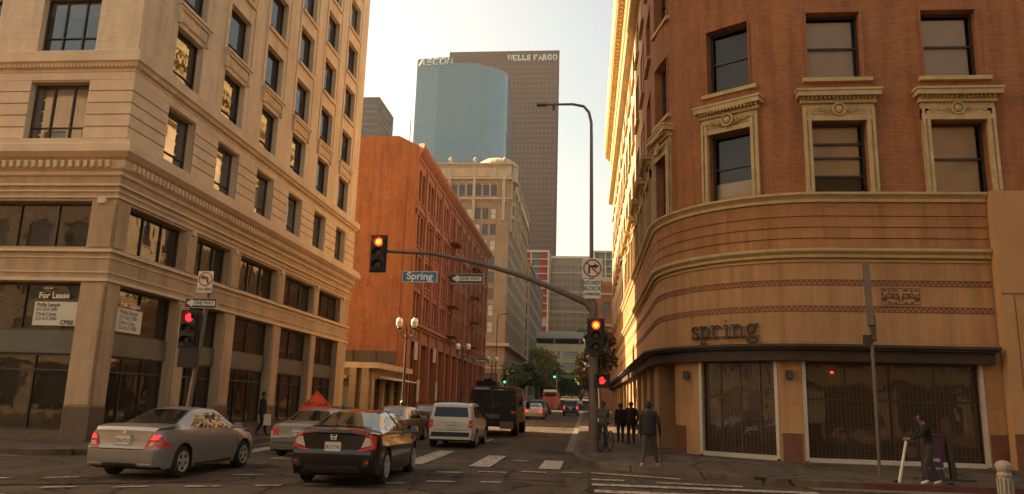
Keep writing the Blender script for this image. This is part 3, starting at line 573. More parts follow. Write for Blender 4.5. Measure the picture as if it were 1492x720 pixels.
b = MB(); b.box(-19.0, -17.4, 56.2, 56.4, .2, 2.6); b.build('green_panel', 'panel_green', Pv, world=True)
b = MB()
for x in (-16.3, -17.2): b.box(x-.25, x+.25, 55.9, 56.4, 0, 4.0)
b.build('pier', 'stone_beige', Pv, world=True)
# ================================================================ round-cornered brick building on the right
R = thing('round_corner_building', 'red brick building with a rounded corner, carved window surrounds and a tan shop base', 'building', (2.8, 25.9, 0))
arc = [(8-5.2*cos(radians(a)), 31.1-5.2*sin(radians(a))) for a in range(0, 91, 5)]
PR = Path([(60, 84), (2.8, 84)]+arc+[(60, 25.9)])
U0 = 57.2; UA = PR.u[2]; UB = PR.u[2+18]      # arc start, arc end (u along the wall)
RX = lambda x: UB+x-8; RC = lambda s: UA+s*(UB-UA)/8.168; RY = lambda y: U0+84-y
zr = [(9.05, 11.6), (13.2, 15.7), (17.4, 19.9), (21.4, 23.7), (25.2, 27.5)]
ucs = [RX(20.2), RX(16.35), RX(12.5), RX(8.6), RC(5.04), RC(1.12)]+[RC(1.12)-3.85*k for k in range(1, 14)]
hw = lambda u: .92 if not (UA < u < UB) else .8
rop = []
for u in ucs:
    for z0, z1 in zr: rop.append((u-hw(u), u+hw(u), z0, z1, .42))
UP = RY(38.2)
b = MB(); PR.wall(b, UP, UB+52, 8.7, 28.2, [o for o in rop if o[0] > UP]); b.build('brick_wall', 'brick_right', R, world=True)
b = MB(); PR.wall(b, 0, UP, 8.7, 28.2, [o for o in rop if o[0] < UP]); b.build('pale_wall', 'pale_facade', R, world=True)
b = MB(); PR.wall(b, 0, UB+52, 28.2, 31.5, []); b.build('attic_wall', 'cream_trim', R, world=True)
b = MB(); b.box(8.5, 59, 32, 83, .5, 31); b.build('light_block_core', 'interior', R, world=True)  # unseen box added behind the round corner to block stray sun
b = MB(); b.poly([(60, 84, 31.2), (2.8, 84, 31.2)]+[(x, y, 31.2) for x, y in arc]+[(60, 25.9, 31.2)]); b.build('roof', 'stucco_tan', R, world=True)
b = MB(); PR.band(b, [(0, 28.1), (.12, 28.2), (.12, 28.5), (.25, 28.6), (.35, 29.0), (.35, 29.9), (.85, 30.1), (.92, 30.3), (.92, 30.7), (1.0, 31.0), (1.0, 31.25), (.9, 31.35), (0, 31.6)], 0, UB+50); b.build('cornice', 'cream_trim', R, world=True)
b = MB(); PR.rect(b, U0, UB+14, 28.95, 29.2, .36, .3); u = U0+.5
while u < UB+14: PR.block(b, u, u+.28, 29.2, 30.05, .3, .80); PR.block(b, u+.04, u+.24, 28.95, 29.2, .3, .55); u += .62
b.build('bracket_course', 'cream_trim', R, world=True)
b = MB(); PR.band(b, [(0, 23.95), (.2, 24.0), (.45, 24.15), (.5, 24.3), (.5, 24.45), (0, 24.6)], U0-2, UB+50); b.build('upper_belt', 'cream_trim', R, world=True)
b = MB(); PR.band(b, [(0, 8.66), (.16, 8.69), (.16, 8.8), (.24, 8.88), (.30, 8.92), (.30, 9.0), (0, 9.035)], 0, RX(13.1)); b.build('belt_course', 'cream_trim', R, world=True)
# banded brick between the belts: courses with shadow grooves
b = MB(); PR.wall(b, 0, UB+52, 6.8, 8.7, []); b.build('groove_backing', 'joint_dark', R, world=True)
b = MB()
for z0, z1 in ((7.14, 7.435), (7.465, 7.815), (7.845, 8.195), (8.225, 8.66)): PR.rect(b, 0, RX(13.1), z0, z1, .09, 0)
b.build('banded_brick', 'brick_band', R, world=True)
b = MB(); PR.band(b, [(0, 6.78), (.12, 6.8), (.12, 6.9), (.2, 6.96), (.24, 7.0), (.24, 7.1), (0, 7.14)], 0, RX(13.1)); PR.rect(b, 0, RX(13.1), 6.66, 6.70, .055, 0); b.build('belt_course', 'cream_trim', R, world=True)
# tan terracotta base
base_ops = [(RC(3.54), RC(6.4), -.1, 3.36, .35), (RX(7.0), RX(12.56), -.1, 3.36, .35), (RC(.35), RC(2.2), -.1, 3.36, .9)]
u = RC(.35)-1.65
while u > U0+2: base_ops.append((u-2.2, u, -.1, 3.36, .55)); u -= 3.85
b = MB(); PR.wall(b, 0, UB+52, -.3, 6.8, base_ops); b.build('terracotta_base', 'terracotta_tan', R, world=True)
b = MB()
for z0 in (5.0, 5.87):
    for zz_, h in ((z0, .022), (z0+.17, .022)): PR.rect(b, U0, RX(13.1), zz_, zz_+h, .02, 0)
    u = UA-14
    while u < RX(13.05)-.17:
        A = [PR.P(u, z0+.03, .012), PR.P(u+.045, z0+.03, .012), PR.P(u+.13, z0+.16, .012), PR.P(u+.085, z0+.16, .012)]; B_ = [PR.P(u+.085, z0+.16, .012), PR.P(u+.13, z0+.16, .012), PR.P(u+.215, z0+.03, .012), PR.P(u+.17, z0+.03, .012)]
        b.poly(A); b.poly(B_); u += .17
b.build('zigzag_band', 'ornament_red', R, world=True)
b = MB(); PR.rect(b, U0, RX(12.95), 3.72, 3.80, .45); PR.rect(b, U0, RX(12.95), 3.80, 3.89, .56); b.build('canopy', 'canopy_brown', R, world=True)
b = MB(); PR.rect(b, U0, RX(12.85), 3.36, 3.70, .30); b.build('canopy_lintel', 'canopy_brown', R, world=True)
b = MB(); b.box(13.12, 34, 25.45, 25.85, -.1, 9.0); b.build('side_panel', 'stucco_tan', R, world=True)
b = MB()
for k in range(8): b.box(13.5+k*.45, 13.515+k*.45, 25.435, 25.45, 1.3, 5.6)
b.box(13.12, 34, 25.43, 25.45, 5.6, 5.62); b.build('panel_joints', 'joint_dark', R, world=True)
b = MB(); b.box(13.1, 34, 25.40, 25.44, -.1, 1.25); PR.rect(b, RC(2.28), RC(2.85), -.1, 1.15, .04); PR.rect(b, RC(6.5), RX(6.92), -.1, 1.05, .04); PR.rect(b, RX(12.62), RX(13.1), -.1, 1.2, .04); b.build('dado', 'dado_brown', R, world=True)
# stone window surrounds with pediment and shield
def surround(u, lite=False):
    h = hw(u)
    b = MB(); f = .27
    for s in (-1, 1):
        a, c = (u-h-f, u-h) if s < 0 else (u+h, u+h+f); PR.block(b, a, c, 9.04, 12.0, 0, .10); PR.block(b, a+.16 if s < 0 else a, c if s < 0 else c-.16, 9.04, 11.9, .1, .14)
    PR.block(b, u-h-f, u+h+f, 11.6, 11.78, 0, .15); PR.block(b, u-h-f, u+h+f, 11.78, 12.22, 0, .10)
    PR.block(b, u-h-f-.06, u+h+f+.06, 12.22, 12.44, 0, .2); PR.block(b, u-h-.46, u+h+.46, 12.42, 12.62, 0, .42); PR.block(b, u-h-.5, u+h+.5, 12.6, 12.68, 0, .46)
    n = 18
    for k in range(n): q = u-h-.3+(2*h+.6)*(k+.2)/n; PR.block(b, q, q+.07, 12.34, 12.42, 0, .28)
    o = b.build('window_surround', 'cream_trim', R, world=True)
    g = MB(); PR.block(g, u-.95, u+.95, 11.84, 12.16, .1, .108)
    for s in (-1, 1): PR.block(g, u+s*(h+.21)-.05, u+s*(h+.21)+.05, 9.15, 12.05, .14, .146)
    for rr, zc in ((.2, 12.0),):
        pts = [PR.P(u+rr*cos(t*pi/8), zc+rr*1.05*sin(t*pi/8), .15) for t in range(17)]; g.tube(pts, .045, 6)
        c = PR.P(u, zc, .13); nn = (PR.P(u, zc, 1)-PR.P(u, zc, 0)); tt = PR.P(u+.01, zc, 0)-PR.P(u, zc, 0); tt.normalize()
        g.tube([c-nn*.05, c+nn*.04, c+nn*.08], [.14, .12, .04], 10)
    for s in (-1, 1):
        for k in range(3):
            uu = u+s*(.36+.25*k); r_ = .10-.018*k
            pts = [PR.P(uu+r_*(1-t/16)*cos(t*.75)*s, 11.98+(r_*(1-t/16))*sin(t*.75)*(1 if k % 2 else -1), .12) for t in range(13)]; g.tube(pts, .022, 5)
        g.tube([PR.P(u+s*(.22+.1*t), 11.98+.05*sin(t*1.3), .115) for t in range(8)], .024, 5)
        for k in range(16): z = 9.2+k*.165; q = u+s*(h+.21); g.tube([PR.P(q-.035, z, .11), PR.P(q, z+.05, .13), PR.P(q+.035, z+.1, .11)], .018, 4)
    g.build('carved_ornament', 'cream_trim', o, world=True)
for u in ucs[:12]: surround(u)
for i, u in enumerate(ucs):
    h = hw(u)
    for j, (z0, z1) in enumerate(zr):
        near = i < 5 and j < 2
        bl = None
        if near:
            if (i, j) == (3, 0): bl = [(.28, .97)]
            elif (i, j) == (2, 0): bl = [(.03, .97)]
            elif (i, j) == (4, 0): bl = [(.02, .3)]
            elif i == 4: bl = []
            else: bl = [(.03, .93)]
        o = sash(PR, R, u-h, u+h, z0, z1, d=-.32, rails=(.5,) if not (i, j) == (3, 0) else (.26, .52, .72), fm='frame_dark', pm='pane_clear' if near else 'pane_sky', ft=.09, blind=bl, pt=.035)
        if j: b = MB(); PR.block(b, u-h-.22, u+h+.28, z0-.16, z0-.02, 0, .16); b.build('sill', 'cream_trim', o, world=True)
        if j in (1, 2): b = MB(); PR.block(b, u-h-.07, u-h, z0, z1+.07, 0, .04); PR.block(b, u+h, u+h+.07, z0, z1+.07, 0, .04); PR.block(b, u-h, u+h, z1, z1+.07, 0, .04); b.build('brick_edging', 'brick_right', o, world=True)
# shop fronts with rolling grilles
def storefront(ua, ub, z0, z1):
    o = sash(PR, R, ua, ub, z0, z1, d=-.24, rails=(.62,), cols=(.25, .5, .75), fm='frame_dark', pm='pane_shop', ft=.06, name='shopfront')
    g = MB(); n = int((z1-z0)/.062)
    for k in range(n): z = z0+.1+k*.062; path_chord(PR, g, ua, ub, .015, .985, z, z+.016, -.16, -.145)
    W = (PR.P(ub, 0)-PR.P(ua, 0)).length; m_ = int(W/.13)
    for k in range(1, m_): path_chord(PR, g, ua, ub, k/m_-.006/W, k/m_+.006/W, z0+.1, z1-.05, -.156, -.148)
    g.build('rolling_grille', 'grille_metal', o, world=True)
    f = MB(); path_chord(PR, f, ua, ub, 0, .11/W, z0, z1, -.18, .02); path_chord(PR, f, ua, ub, 1-.11/W, 1, z0, z1, -.18, .02); path_chord(PR, f, ua, ub, .11/W, 1-.11/W, z0-.1, z0+.1, -.18, .0)
    f.build('grille_rail', 'frame_pale', o, world=True)
storefront(RC(3.54), RC(6.4), .22, 3.36); storefront(RX(7.0), RX(12.56), .2, 3.36)
sash(PR, R, RC(.35), RC(2.2), 0, 3.36, d=-.8, rails=(.7,), cols=(.5,), pm='pane_shop', name='shop_door', ft=.1)
for o_ in base_ops[3:]: sash(PR, R, o_[0], o_[1], 0, 3.36, d=-.5, rails=(.2, .75), cols=(.5,), fm='frame_bronze', pm='pane_shop', name='shopfront', ft=.1)
# carved vent grille, wall lamps
g = MB(); PR.rect(g, RX(9.57), RX(10.86), 5.21, 5.84, .03, 0); vp = g.build('vent_panel', 'terracotta_tan', R, world=True)
g = MB()
for s in (-1, 1):      # mirrored scrollwork cut through the panel, inside a thin frame
    V = lambda x, z: PR.P(RX(10.215+s*x), 5.525+z, .036)
    for (cx, cz, r0, tw) in ((.16, -.02, .13, 2.2), (.36, .05, .12, -2.2), (.50, -.12, .08, 2.4)):
        g.tube([V(cx+r0*(1-q/16)*cos(tw*q/4), cz+r0*(1-q/16)*sin(tw*q/4)) for q in range(14)], [.026-.001*q for q in range(14)], 5)
    for (xa, za, xb, zb) in ((.03, -.2, .1, .12), (.07, .2, .26, .2), (.28, -.2, .42, -.2), (.44, .2, .57, .2), (.24, -.1, .28, .02), (.56, .0, .57, .12), (.10, -.22, .22, -.2), (.33, .22, .38, .16)):
        g.tube([V(xa, za), V((xa+xb)/2, (za+zb)/2), V(xb, zb)], [.008, .030, .008], 5)
    g.tube([V(.0, -.26), V(.6, -.26), V(.6, .26), V(.0, .26)], .012, 4)
PR.rect(g, RX(9.6), RX(10.83), 5.5, 5.505, .042, .02); g.build('vent_openwork', 'joint_dark', vp, world=True)
for uu in (RC(3.0), RC(6.78)):
    g = MB(); c = PR.P(uu, 2.95, .12); g.box(c.x-.11, c.x+.11, c.y-.13, c.y+.13, 2.78, 3.06, .03, .03); g.box(c.x-.05, c.x+.05, c.y-.05, c.y+.25, 2.85, 2.95); g.build('wall_lamp', 'metal_dark', R, world=True)
g = MB(); g.lathe([(.0, -.03), (.04, -.02), (.05, .02), (0, .05)], (7.98, 26.1, 3.02), 10); g.build('red_lamp', 'lens_red', R, world=True)
# slab-serif shop lettering along the curve
def arcpts(cx, cz, rx, rz, a0, a1, n=14): return [(cx+rx*cos(radians(a0+(a1-a0)*t/n)), cz+rz*sin(radians(a0+(a1-a0)*t/n))) for t in range(n+1)]
G = {
 's': ([arcpts(.5, .73, .30, .24, 35, 270)+arcpts(.5, .25, .32, .24, 90, -150)[1:], [(.76, .68), (.76, .96)], [(.2, .02), (.2, .34)]], 1.0),
 'p': ([[(.22, .97), (.22, -.42)], arcpts(.56, .5, .33, .46, 180, -180, 24), [(.0, .97), (.26, .97)], [(.02, -.42), (.48, -.42)]], 1.05),
 'r': ([[(.28, .97), (.28, .02)], arcpts(.62, .58, .33, .38, 180, 40), [(.06, .97), (.3, .97)], [(.06, .02), (.6, .02)]], 1.0),
 'i': ([[(.42, .97), (.42, .02)], [(.18, .97), (.44, .97)], [(.16, .02), (.68, .02)], [(.38, 1.3), (.42, 1.3)]], .85),
 'n': ([[(.2, .97), (.2, .02)], arcpts(.5, .6, .3, .36, 180, 0)+[(.8, .02)], [(.0, .97), (.24, .97)], [(.03, .02), (.38, .02)], [(.63, .02), (1.0, .02)]], 1.12),
 'g': ([arcpts(.42, .64, .28, .32, 0, 360, 24), arcpts(.5, -.2, .4, .24, 0, 360, 24), [(.25, .4), (.18, .26), (.3, .14), (.62, .06)], [(.62, .86), (.78, .98), (.98, .96)]], 1.05)}
cx_ = RC(3.3); sc = .43
for ch in 'spring':
    g = MB(); strokes, adv = G[ch]
    for st in strokes: g.tube([PR.P(cx_+x*sc, 4.16+z*sc, .12) for x, z in st], .042, 6)
    g.build('shop_letter', 'letter_brown', R, world=True); cx_ += adv*sc
g = MB(); PR.rect(g, RC(3.25), RC(5.9), 4.19, 4.215, .06, .04); PR.rect(g, RC(3.25), RC(5.9), 4.48, 4.50, .06, .04); g.build('letter_rail', 'frame_bronze', R, world=True)
# ================================================================ buildings further up the street
def simple_windows(path, root, cols, rows, d=-.12, pm='far_window', fm='frame_bronze', rails=True, frame=True, blinds=None, name='window', limit=100):
    out = []; k = 0; rest = MB()
    for (z0, z1) in rows:
        for (a, c) in cols:
            k += 1
            if k > limit: path_chord(path, rest, a, c, 0, 1, z0, z1, d-.03, d); continue
            b = MB(); f = .07/(c-a)
            for t0, t1, q0, q1 in ((0, f, z0, z1), (1-f, 1, z0, z1), (f, 1-f, z0, z0+.07), (f, 1-f, z1-.07, z1), (f, 1-f, (z0+z1)/2-.03, (z0+z1)/2+.03)): path_chord(path, b, a, c, t0, t1, q0, q1, d-.05, d+.02)
            o = b.build(name, fm, root, world=True); g = MB(); path_chord(path, g, a, c, .02, .98, z0, z1, d-.04, d-.03, face=True)
            g.build('pane', (blinds(k) if blinds else pm), o, world=True); out.append(o)
    if rest.f: r = rest.build(name+'_rows', pm, root, world=True); r['kind'] = 'stuff'
    return out
rb = random.Random(5)
# ornate beige office with the domed corner
B = thing('domed_office_building', 'ornate beige stone office building with a domed round corner, behind the orange building', 'building', (-16, 150, gz(150)))
PB = Path([(-55, 150), (-16, 150), (-16, 200), (-55, 200)]); bx = lambda x: x+55; by = lambda y: y-150+39
bc = []
for gc in (-20.75, -25.75, -31, -36.2):
    for q in (-1.62, 0, 1.62): bc.append((bx(gc+q-.58), bx(gc+q+.58)))
br_ = [(43.3, 45.6)]+[(43.3-3.3*k-2.25+.6, 43.3-3.3*k+.6) for k in range(1, 9)]
sc_ = [(by(153+3.3*k), by(154.5+3.3*k)) for k in range(14)]
b = MB(); PB.wall(b, 0, 89, .5, 47.2, [(a, c, z0, z1, .2) for a, c in bc+sc_ for z0, z1 in br_]); PB.wall(b, 89, 128, .5, 47.2, []); b.build('wall', 'stone_beige', B, world=True)
b = MB(); b.box(-55, -16.1, 150.2, 199.8, 47.2, 47.6); b.build('roof', 'beige_trim', B, world=True)
b = MB(); PB.band(b, [(0, 47), (.3, 47.3), (.3, 49.6), (.7, 49.8), (.7, 50.1), (-.5, 50.1), (-.5, 47)], 0, 89); PB.rect(b, 0, 89, 42.4, 42.8, .5); PB.rect(b, 0, 89, 46.7, 47.1, .5); PB.rect(b, 0, 90, 12.6, 13.2, .9); PB.rect(b, 0, 90, 8.2, 8.5, .3)
u = .3
while u < 88: PB.block(b, u, u+.25, 42.0, 42.4, 0, .35); PB.block(b, u, u+.3, 49.3, 49.65, .2, .6); u += .62
b.build('cornice', 'beige_trim', B, world=True)
b = MB()
for x in (-17.1, -23.25, -28.4): 
    PB.block(b, bx(x-.3), bx(x+.3), 38, 50.6, 0, .4); b.lathe([(.2, 0), (.42, .3), (.3, .7), (0, 1.0)], (x, 149.8, 50.6), 8)
for y in (151.2, 158, 165, 172): PB.block(b, by(y-.3), by(y+.3), 36, 50.4, 0, .6)
for a, c in bc:
    um = (a+c)/2
    b.tube([PB.P(um+.66*cos(t*pi/8), 45.5+.66*sin(t*pi/8), .08) for t in range(9)], .12, 5); PB.block(b, a-.2, a-.06, 43.3, 45.5, 0, .18); PB.block(b, c+.06, c+.2, 43.3, 45.5, 0, .18)
for k in range(14):
    x = -17.5-1.5*k; b.tube([(x+.35*cos(t*pi/4), 149.9, 47.1+.9+.35*sin(t*pi/4)) for t in range(9)], .1, 5)
for k in range(10): z = 14.5+k*3.0; b.lathe([(0, 0), (.9, .2), (1.1, .7), (.6, .9), (.6, 1.3), (0, 1.4)], (-15.8, 153.2+.4*(k % 2), z), 8) if k in (4, 8, 9) else None
b.build('carved_ornament', 'beige_trim', B, world=True)
b = MB(); b.lathe([(4.3, 46.8), (4.3, 49.9), (4.6, 50.1), (4.5, 50.4), (4.1, 51.0), (3.0, 51.7), (1.6, 52.1), (0, 52.2)], (-18.9, 153.9, 0), 24); b.build('dome', 'beige_trim', B, smooth=False, world=True)
simple_windows(PB, B, bc[:9], br_, blinds=lambda k: 'blind_far' if rb.random() < .6 else 'far_window')
simple_windows(PB, B, sc_, br_, frame=False, name='side_window', limit=60)
b = MB()
for k in range(5): PB.block(b, bx(-20.2-5*k), bx(-17.2-5*k), 1.5, 7.4, 0, .06)
for k in range(9): PB.block(b, by(151.5+5*k), by(155+5*k), 1.5, 7.4, 0, .06)
b.build('shopfront', 'far_window', B, world=True)
# pale office block beyond it
def block_tower(name, label, x0, x1, y0, y1, z0, z1, m, loc=None):
    t = thing(name, label, 'building', ((x0+x1)/2, y0, z0)); p = Path([(x0, y0), (x1, y0), (x1, y1), (x0, y1), (x0, y0+.01)])
    return t, p
G2, PG = block_tower('grid_office_building', 'pale grey office building with deep vertical window bays, just right of the domed building', -40, -15.6, 207, 268, 1, 39.5, None)
wc = [(24.4-3.2, 24.4-.6), (24.4-7, 24.4-4.4), (24.4-11, 24.4-8.2)]; sc2 = [(24.4+.5+3.0*k, 24.4+2.6+3.0*k) for k in range(20)]
rows2 = [(4+4.3*k, 7.5+4.3*k) for k in range(8)]
b = MB(); PG.wall(b, 0, 24.4+61, 1, 39.5, [(a, c, z0, z1, .5) for a, c in wc+sc2 for z0, z1 in rows2]); PG.wall(b, 85.4, 85.4+24, 1, 39.5, []); b.build('wall', 'office_grey', G2, world=True)
b = MB(); b.box(-39.9, -15.7, 207.2, 267, 39.2, 39.5); PG.rect(b, 0, 85, 38.8, 39.7, .4); b.build('roof', 'office_grey', G2, world=True)
simple_windows(PG, G2, wc+sc2, rows2, d=-.4, limit=100)
# apartment towers with balconies
def balcony_tower(label, x0, x1, y0, y1, z0, z1, pm, bay):
    t = thing('apartment_tower', label, 'building', ((x0+x1)/2, y0, z0), group='balcony towers on the hill')
    b = MB(); b.box(x0, x1, y0, y1, z0-25, z1); b.build('core', 'concrete_far', t, world=True)
    n = int((z1-z0)/2.95); s = MB(); g = MB(); wd = MB(); pn = MB()
    for k in range(n+1): z = z0+k*2.95; s.box(x0-.3, x1+.3, y0-1.7, y0+.1, z, z+.28)
    s.box(x0-.3, x1+.3, y0-1.7, y1, z1-.1, z1+.35); s.build('balcony_slab', 'slab_white', t, world=True)
    for x in bay: g.box(x-.22, x+.22, y0-1.75, y0, z0, z1)
    g.build('fin_wall', 'slab_white', t, world=True)
    cnt = 0
    for k in range(n):
        z = z0+k*2.95
        for a, c in zip(bay, bay[1:]):
            m = (a+c)/2; w_ = MB(); w_.box(a+.5, m-.1, y0-.08, y0-.02, z+.45, z+2.6); w_.build('window', 'far_window', t, world=True)
            q = MB(); q.box(m-.1, c-.4, y0-.12, y0-.03, z+.3, z+2.9); q.build('wall_panel', pm if (k*7+int(a)) % 5 < 4 else 'slab_white', t, world=True)
    return t
balcony_tower('apartment tower with red wall panels and white balcony slabs, left of the grey hillside block', -29.5, -15.2, 300, 318, 8, 61.5, 'panel_red', [-29.3, -22.2, -15.4])
balcony_tower('apartment tower with olive wall panels and pale balcony slabs beside the brick corner building', 2.6, 16, 300, 318, 14, 61.5, 'panel_green', [2.8, 7.2, 11.6, 15.8])
b = MB(); b.box(1.7, 3.8, 303, 309, 61, 65.5)
H1 = thing('hillside_apartment_block', 'wide beige grey apartment block with small scattered windows, filling the end of the street', 'building', (-7, 330, 5)); PH = Path([(-17.5, 330), (3, 330), (3, 345), (-17.5, 345)])
hc = [(1.2+3.2*k, 2.4+3.2*k) for k in range(6)]+[(2.9+3.2*k, 3.5+3.2*k) for k in range(6)]; hr = [(12+3*k, 13.5+3*k) for k in range(17)]
b = MB(); PH.wall(b, 0, 56, 1, 65, []); b.build('wall', 'concrete_far', H1, world=True)
b = MB(); b.box(-17.8, 3.3, 329.5, 345, 64.6, 65.6)
for k in range(6): PH.rect(b, 0, 20.5, 15+8.6*k, 15.35+8.6*k, .3)
b.build('string_course', 'slab_white', H1, world=True); simple_windows(PH, H1, hc, hr, d=.06, limit=100)
b = MB(); b.box(-17.2, -16, 328.5, 330, 1, 65.5); b.build('dark_strip', 'metal_dark', H1, world=True)  # narrow dark upright strip at the left edge of the block
# terracotta hotel on the far corner, right
T = thing('terracotta_building', 'terracotta coloured building with an arched window on the far right corner', 'building', (1.7, 140, gz(140))); PT = Path([(1.7, 200), (1.7, 140), (40, 140)]); tx = lambda x: 60+x-1.7
tc_ = [(tx(2.9+3.6*k), tx(4.2+3.6*k)) for k in range(6)]; tr_ = [(17.7, 20.3), (10.9, 14.8), (5.2, 9)]
b = MB(); PT.wall(b, 0, 98, .5, 24.5, [(a, c, z0, z1, .25) for a, c in tc_ for z0, z1 in tr_]); b.box(1.8, 40, 140.1, 200, 24, 24.4); b.build('wall', 'orange_trim', T, world=True)
b = MB(); PT.band(b, [(0, 23.4), (.6, 24), (.6, 24.7), (0, 24.9)], 0, 98); PT.rect(b, 0, 98, 21.6, 22.0, .25); PT.rect(b, 0, 98, 15.9, 16.3, .3); PT.rect(b, 0, 98, 10, 10.4, .3)
for a, c in tc_: b.tube([PT.P((a+c)/2+.95*cos(t*pi/8), 14.3+.95*sin(t*pi/8), .1) for t in range(9)], .16, 5)
b.build('cornice', 'cream_trim', T, world=True); simple_windows(PT, T, tc_, tr_, d=-.15)
# parking structure spanning the end of the street
K = thing('bridge_parking_structure', 'pale concrete parking structure bridging the end of the street', 'building', (-8, 240, 2)); PK = Path([(-60, 240), (50, 240)])
b = MB(); PK.wall(b, 0, 110, 11.5, 20.3, [(60-17+4.3+5.6*k, 60-17+8.8+5.6*k, z0, z0+2.0, .6) for k in range(-4, 9) for z0 in (12.4, 15.9)]); b.box(-60, 50, 240.7, 262, 11.5, 11.9); b.box(-60, 50, 240.7, 262, 20, 20.3); b.box(-60, -13, 241, 262, 1, 11.5); b.box(4, 50, 241, 262, 1, 11.5)
b.build('wall', 'concrete_pale', K, world=True)
b = MB(); b.box(-60, 50, 238.6, 240.4, 22.0, 23.9); b.box(-60, 50, 239, 262, 21.8, 22.1)
b.build('parapet_beam', 'slab_white', K, world=True)
b = MB()
for k in range(14): x = -58+8*k; b.box(x-.3, x+.3, 239.4, 240.2, 20.3, 22)
b.build('column', 'office_grey', K, world=True)
for k in range(-1, 4):
    for z0 in (12.4, 15.9):
        u0 = 60-17+4.3+5.6*k; sash(PK, K, u0, u0+4.5, z0, z0+2.0, d=-.3, rails=(.5,), cols=tuple((q+1)/7 for q in range(6)), fm='frame_dark', pm='blind_far' if k in (1, 2) else 'pane_dark', ft=.08)
# hillside behind
b = MB(); 
for k in range(-12, 13):
    pass
hx = [(-400, 345, 6), (400, 345, 6), (400, 520, 40), (-400, 520, 40)]
b.quad(*[(-400, 346, 5), (400, 346, 5), (400, 520, 42), (-400, 520, 42)]); b.quad((-400, 520, 42), (400, 520, 42), (400, 900, 42), (-400, 900, 42)); b.quad((-400, 346, -1), (400, 346, -1), (400, 346, 5), (-400, 346, 5)); struct(b.build('hill', 'leaf'))
# high-rise towers
A = thing('glass_tower', 'blue glass tower with one curved edge and white lettering at the top', 'tower', (-85, 470, 40))
def gl_skin():
    m = bpy.data.materials.new('tower_skin'); m.use_nodes = True; n = m.node_tree; Lk = n.links; bs_ = n.nodes['Principled BSDF']
    bs_.inputs['Roughness'].default_value = .08; bs_.inputs['IOR'].default_value = 1.9
    tc = n.nodes.new('ShaderNodeTexCoord'); sp = n.nodes.new('ShaderNodeSeparateXYZ'); Lk.new(tc.outputs['Object'], sp.inputs[0]); ad = n.nodes.new('ShaderNodeMath'); Lk.new(sp.outputs[0], ad.inputs[0]); Lk.new(sp.outputs[1], ad.inputs[1]); cb = n.nodes.new('ShaderNodeCombineXYZ'); Lk.new(ad.outputs[0], cb.inputs[0]); Lk.new(sp.outputs[2], cb.inputs[1])
    br = n.nodes.new('ShaderNodeTexBrick'); br.offset = 0; Lk.new(cb.outputs[0], br.inputs['Vector']); br.inputs['Scale'].default_value = 1; br.inputs['Brick Width'].default_value = 1.5; br.inputs['Row Height'].default_value = 1.95; br.inputs['Mortar Size'].default_value = .11
    br.inputs['Color1'].default_value = (.035, .155, .225, 1); br.inputs['Color2'].default_value = (.05, .19, .265, 1); br.inputs['Mortar'].default_value = (.015, .06, .09, 1); Lk.new(br.outputs[0], bs_.inputs['Base Color']); MT['tower_skin'] = m
gl_skin()
cpt = [(-115.2, 471.5), (-100, 469.0), (-73, 469.0)]+[(-73+18.5*sin(radians(a)), 489-20*cos(radians(a))) for a in range(6, 91, 6)]+[(-54.5, 515)]
PA = Path(cpt)
def solid(pts, z0, z1, root, nm, m):
    b = MB(); n = len(pts)
    for i in range(n): a, c = pts[i], pts[(i+1) % n]; b.quad((*a, z0), (*c, z0), (*c, z1), (*a, z1))
    b.poly([(*p, z1) for p in pts]); return b.build(nm, m, root, world=True)
solid(cpt+[(-115.2, 515)], 38, 221, A, 'curtain_wall', 'tower_skin')
up_pts = [(-115.2, 471.5), (-100, 469.0), (-92, 469.0)]+[(-92, 478), (-80, 478)]+[(-80+10*sin(radians(a)), 489-11*cos(radians(a))) for a in (30, 60, 90)]+[(-70, 510), (-115.2, 510)]
solid([(x+.0, y) for x, y in up_pts], 221, 227.6, A, 'crown', 'tower_skin')
def along(a, c, f, z, d): p = Vector((*a, z)).lerp(Vector((*c, z)), f); t = (Vector((*c, 0))-Vector((*a, 0))).normalized(); return p+Vector((t.y, -t.x, 0))*d, t
# AECOM lettering in heavy bars
stroke = {'A': [[(0, 0), (.45, 1), (.6, 1), (1.0, 0)], [(.55, .3), (.8, .3)]], 'E': [[(.1, 0), (.95, 0)], [(.1, .5), (.95, .5)], [(.1, 1), (.95, 1)]], 'C': [[(.95, 1), (.3, 1), (.1, .8), (.1, .2), (.3, 0), (.95, 0)]], 'O': [[(.3, 1), (.8, 1), (1, .8), (1, .2), (.8, 0), (.3, 0), (.1, .2), (.1, .8), (.3, 1)]], 'M': [[(.1, 0), (.2, 1), (.55, .2), (.9, 1), (1.0, 0)]]}
cx0 = -113.6
for ch in 'AECOM':
    b = MB()
    for st in stroke[ch]: b.tube([(cx0+x*3.7+z*.5, max(468.2, 470.6-(cx0+x*3.7+115.2)*.165), 222.4+z*4.0) for x, z in st], .42, 4)
    b.build('tower_letter', 'letter_white', A, world=True); cx0 += 4.75
W = thing('granite_tower', 'tall brown granite tower with white lettering, behind the blue glass tower', 'tower', (-64, 540, 42)); PW = Path([(-107, 540), (-22.3, 540), (-32, 590), (-107, 590), (-107, 540.01)])
b = MB(); PW.wall(b, 0, PW.u[-1], 40, 266, []); b.quad((-107, 540, 265.9), (-22.3, 540, 265.9), (-32, 590, 265.9), (-107, 590, 265.9)); b.box(-57, -42, 545, 560, 266, 268.5); b.box(-90, -78, 548, 560, 266, 267.2); b.build('wall', 'wf_stone', W, world=True)
wcols = [(1.0+2.95*k, 2.9+2.95*k) for k in range(28)]; wrows = [(254-3.95*k-2.1, 254-3.95*k) for k in range(54)]
n = 0; rest = MB()
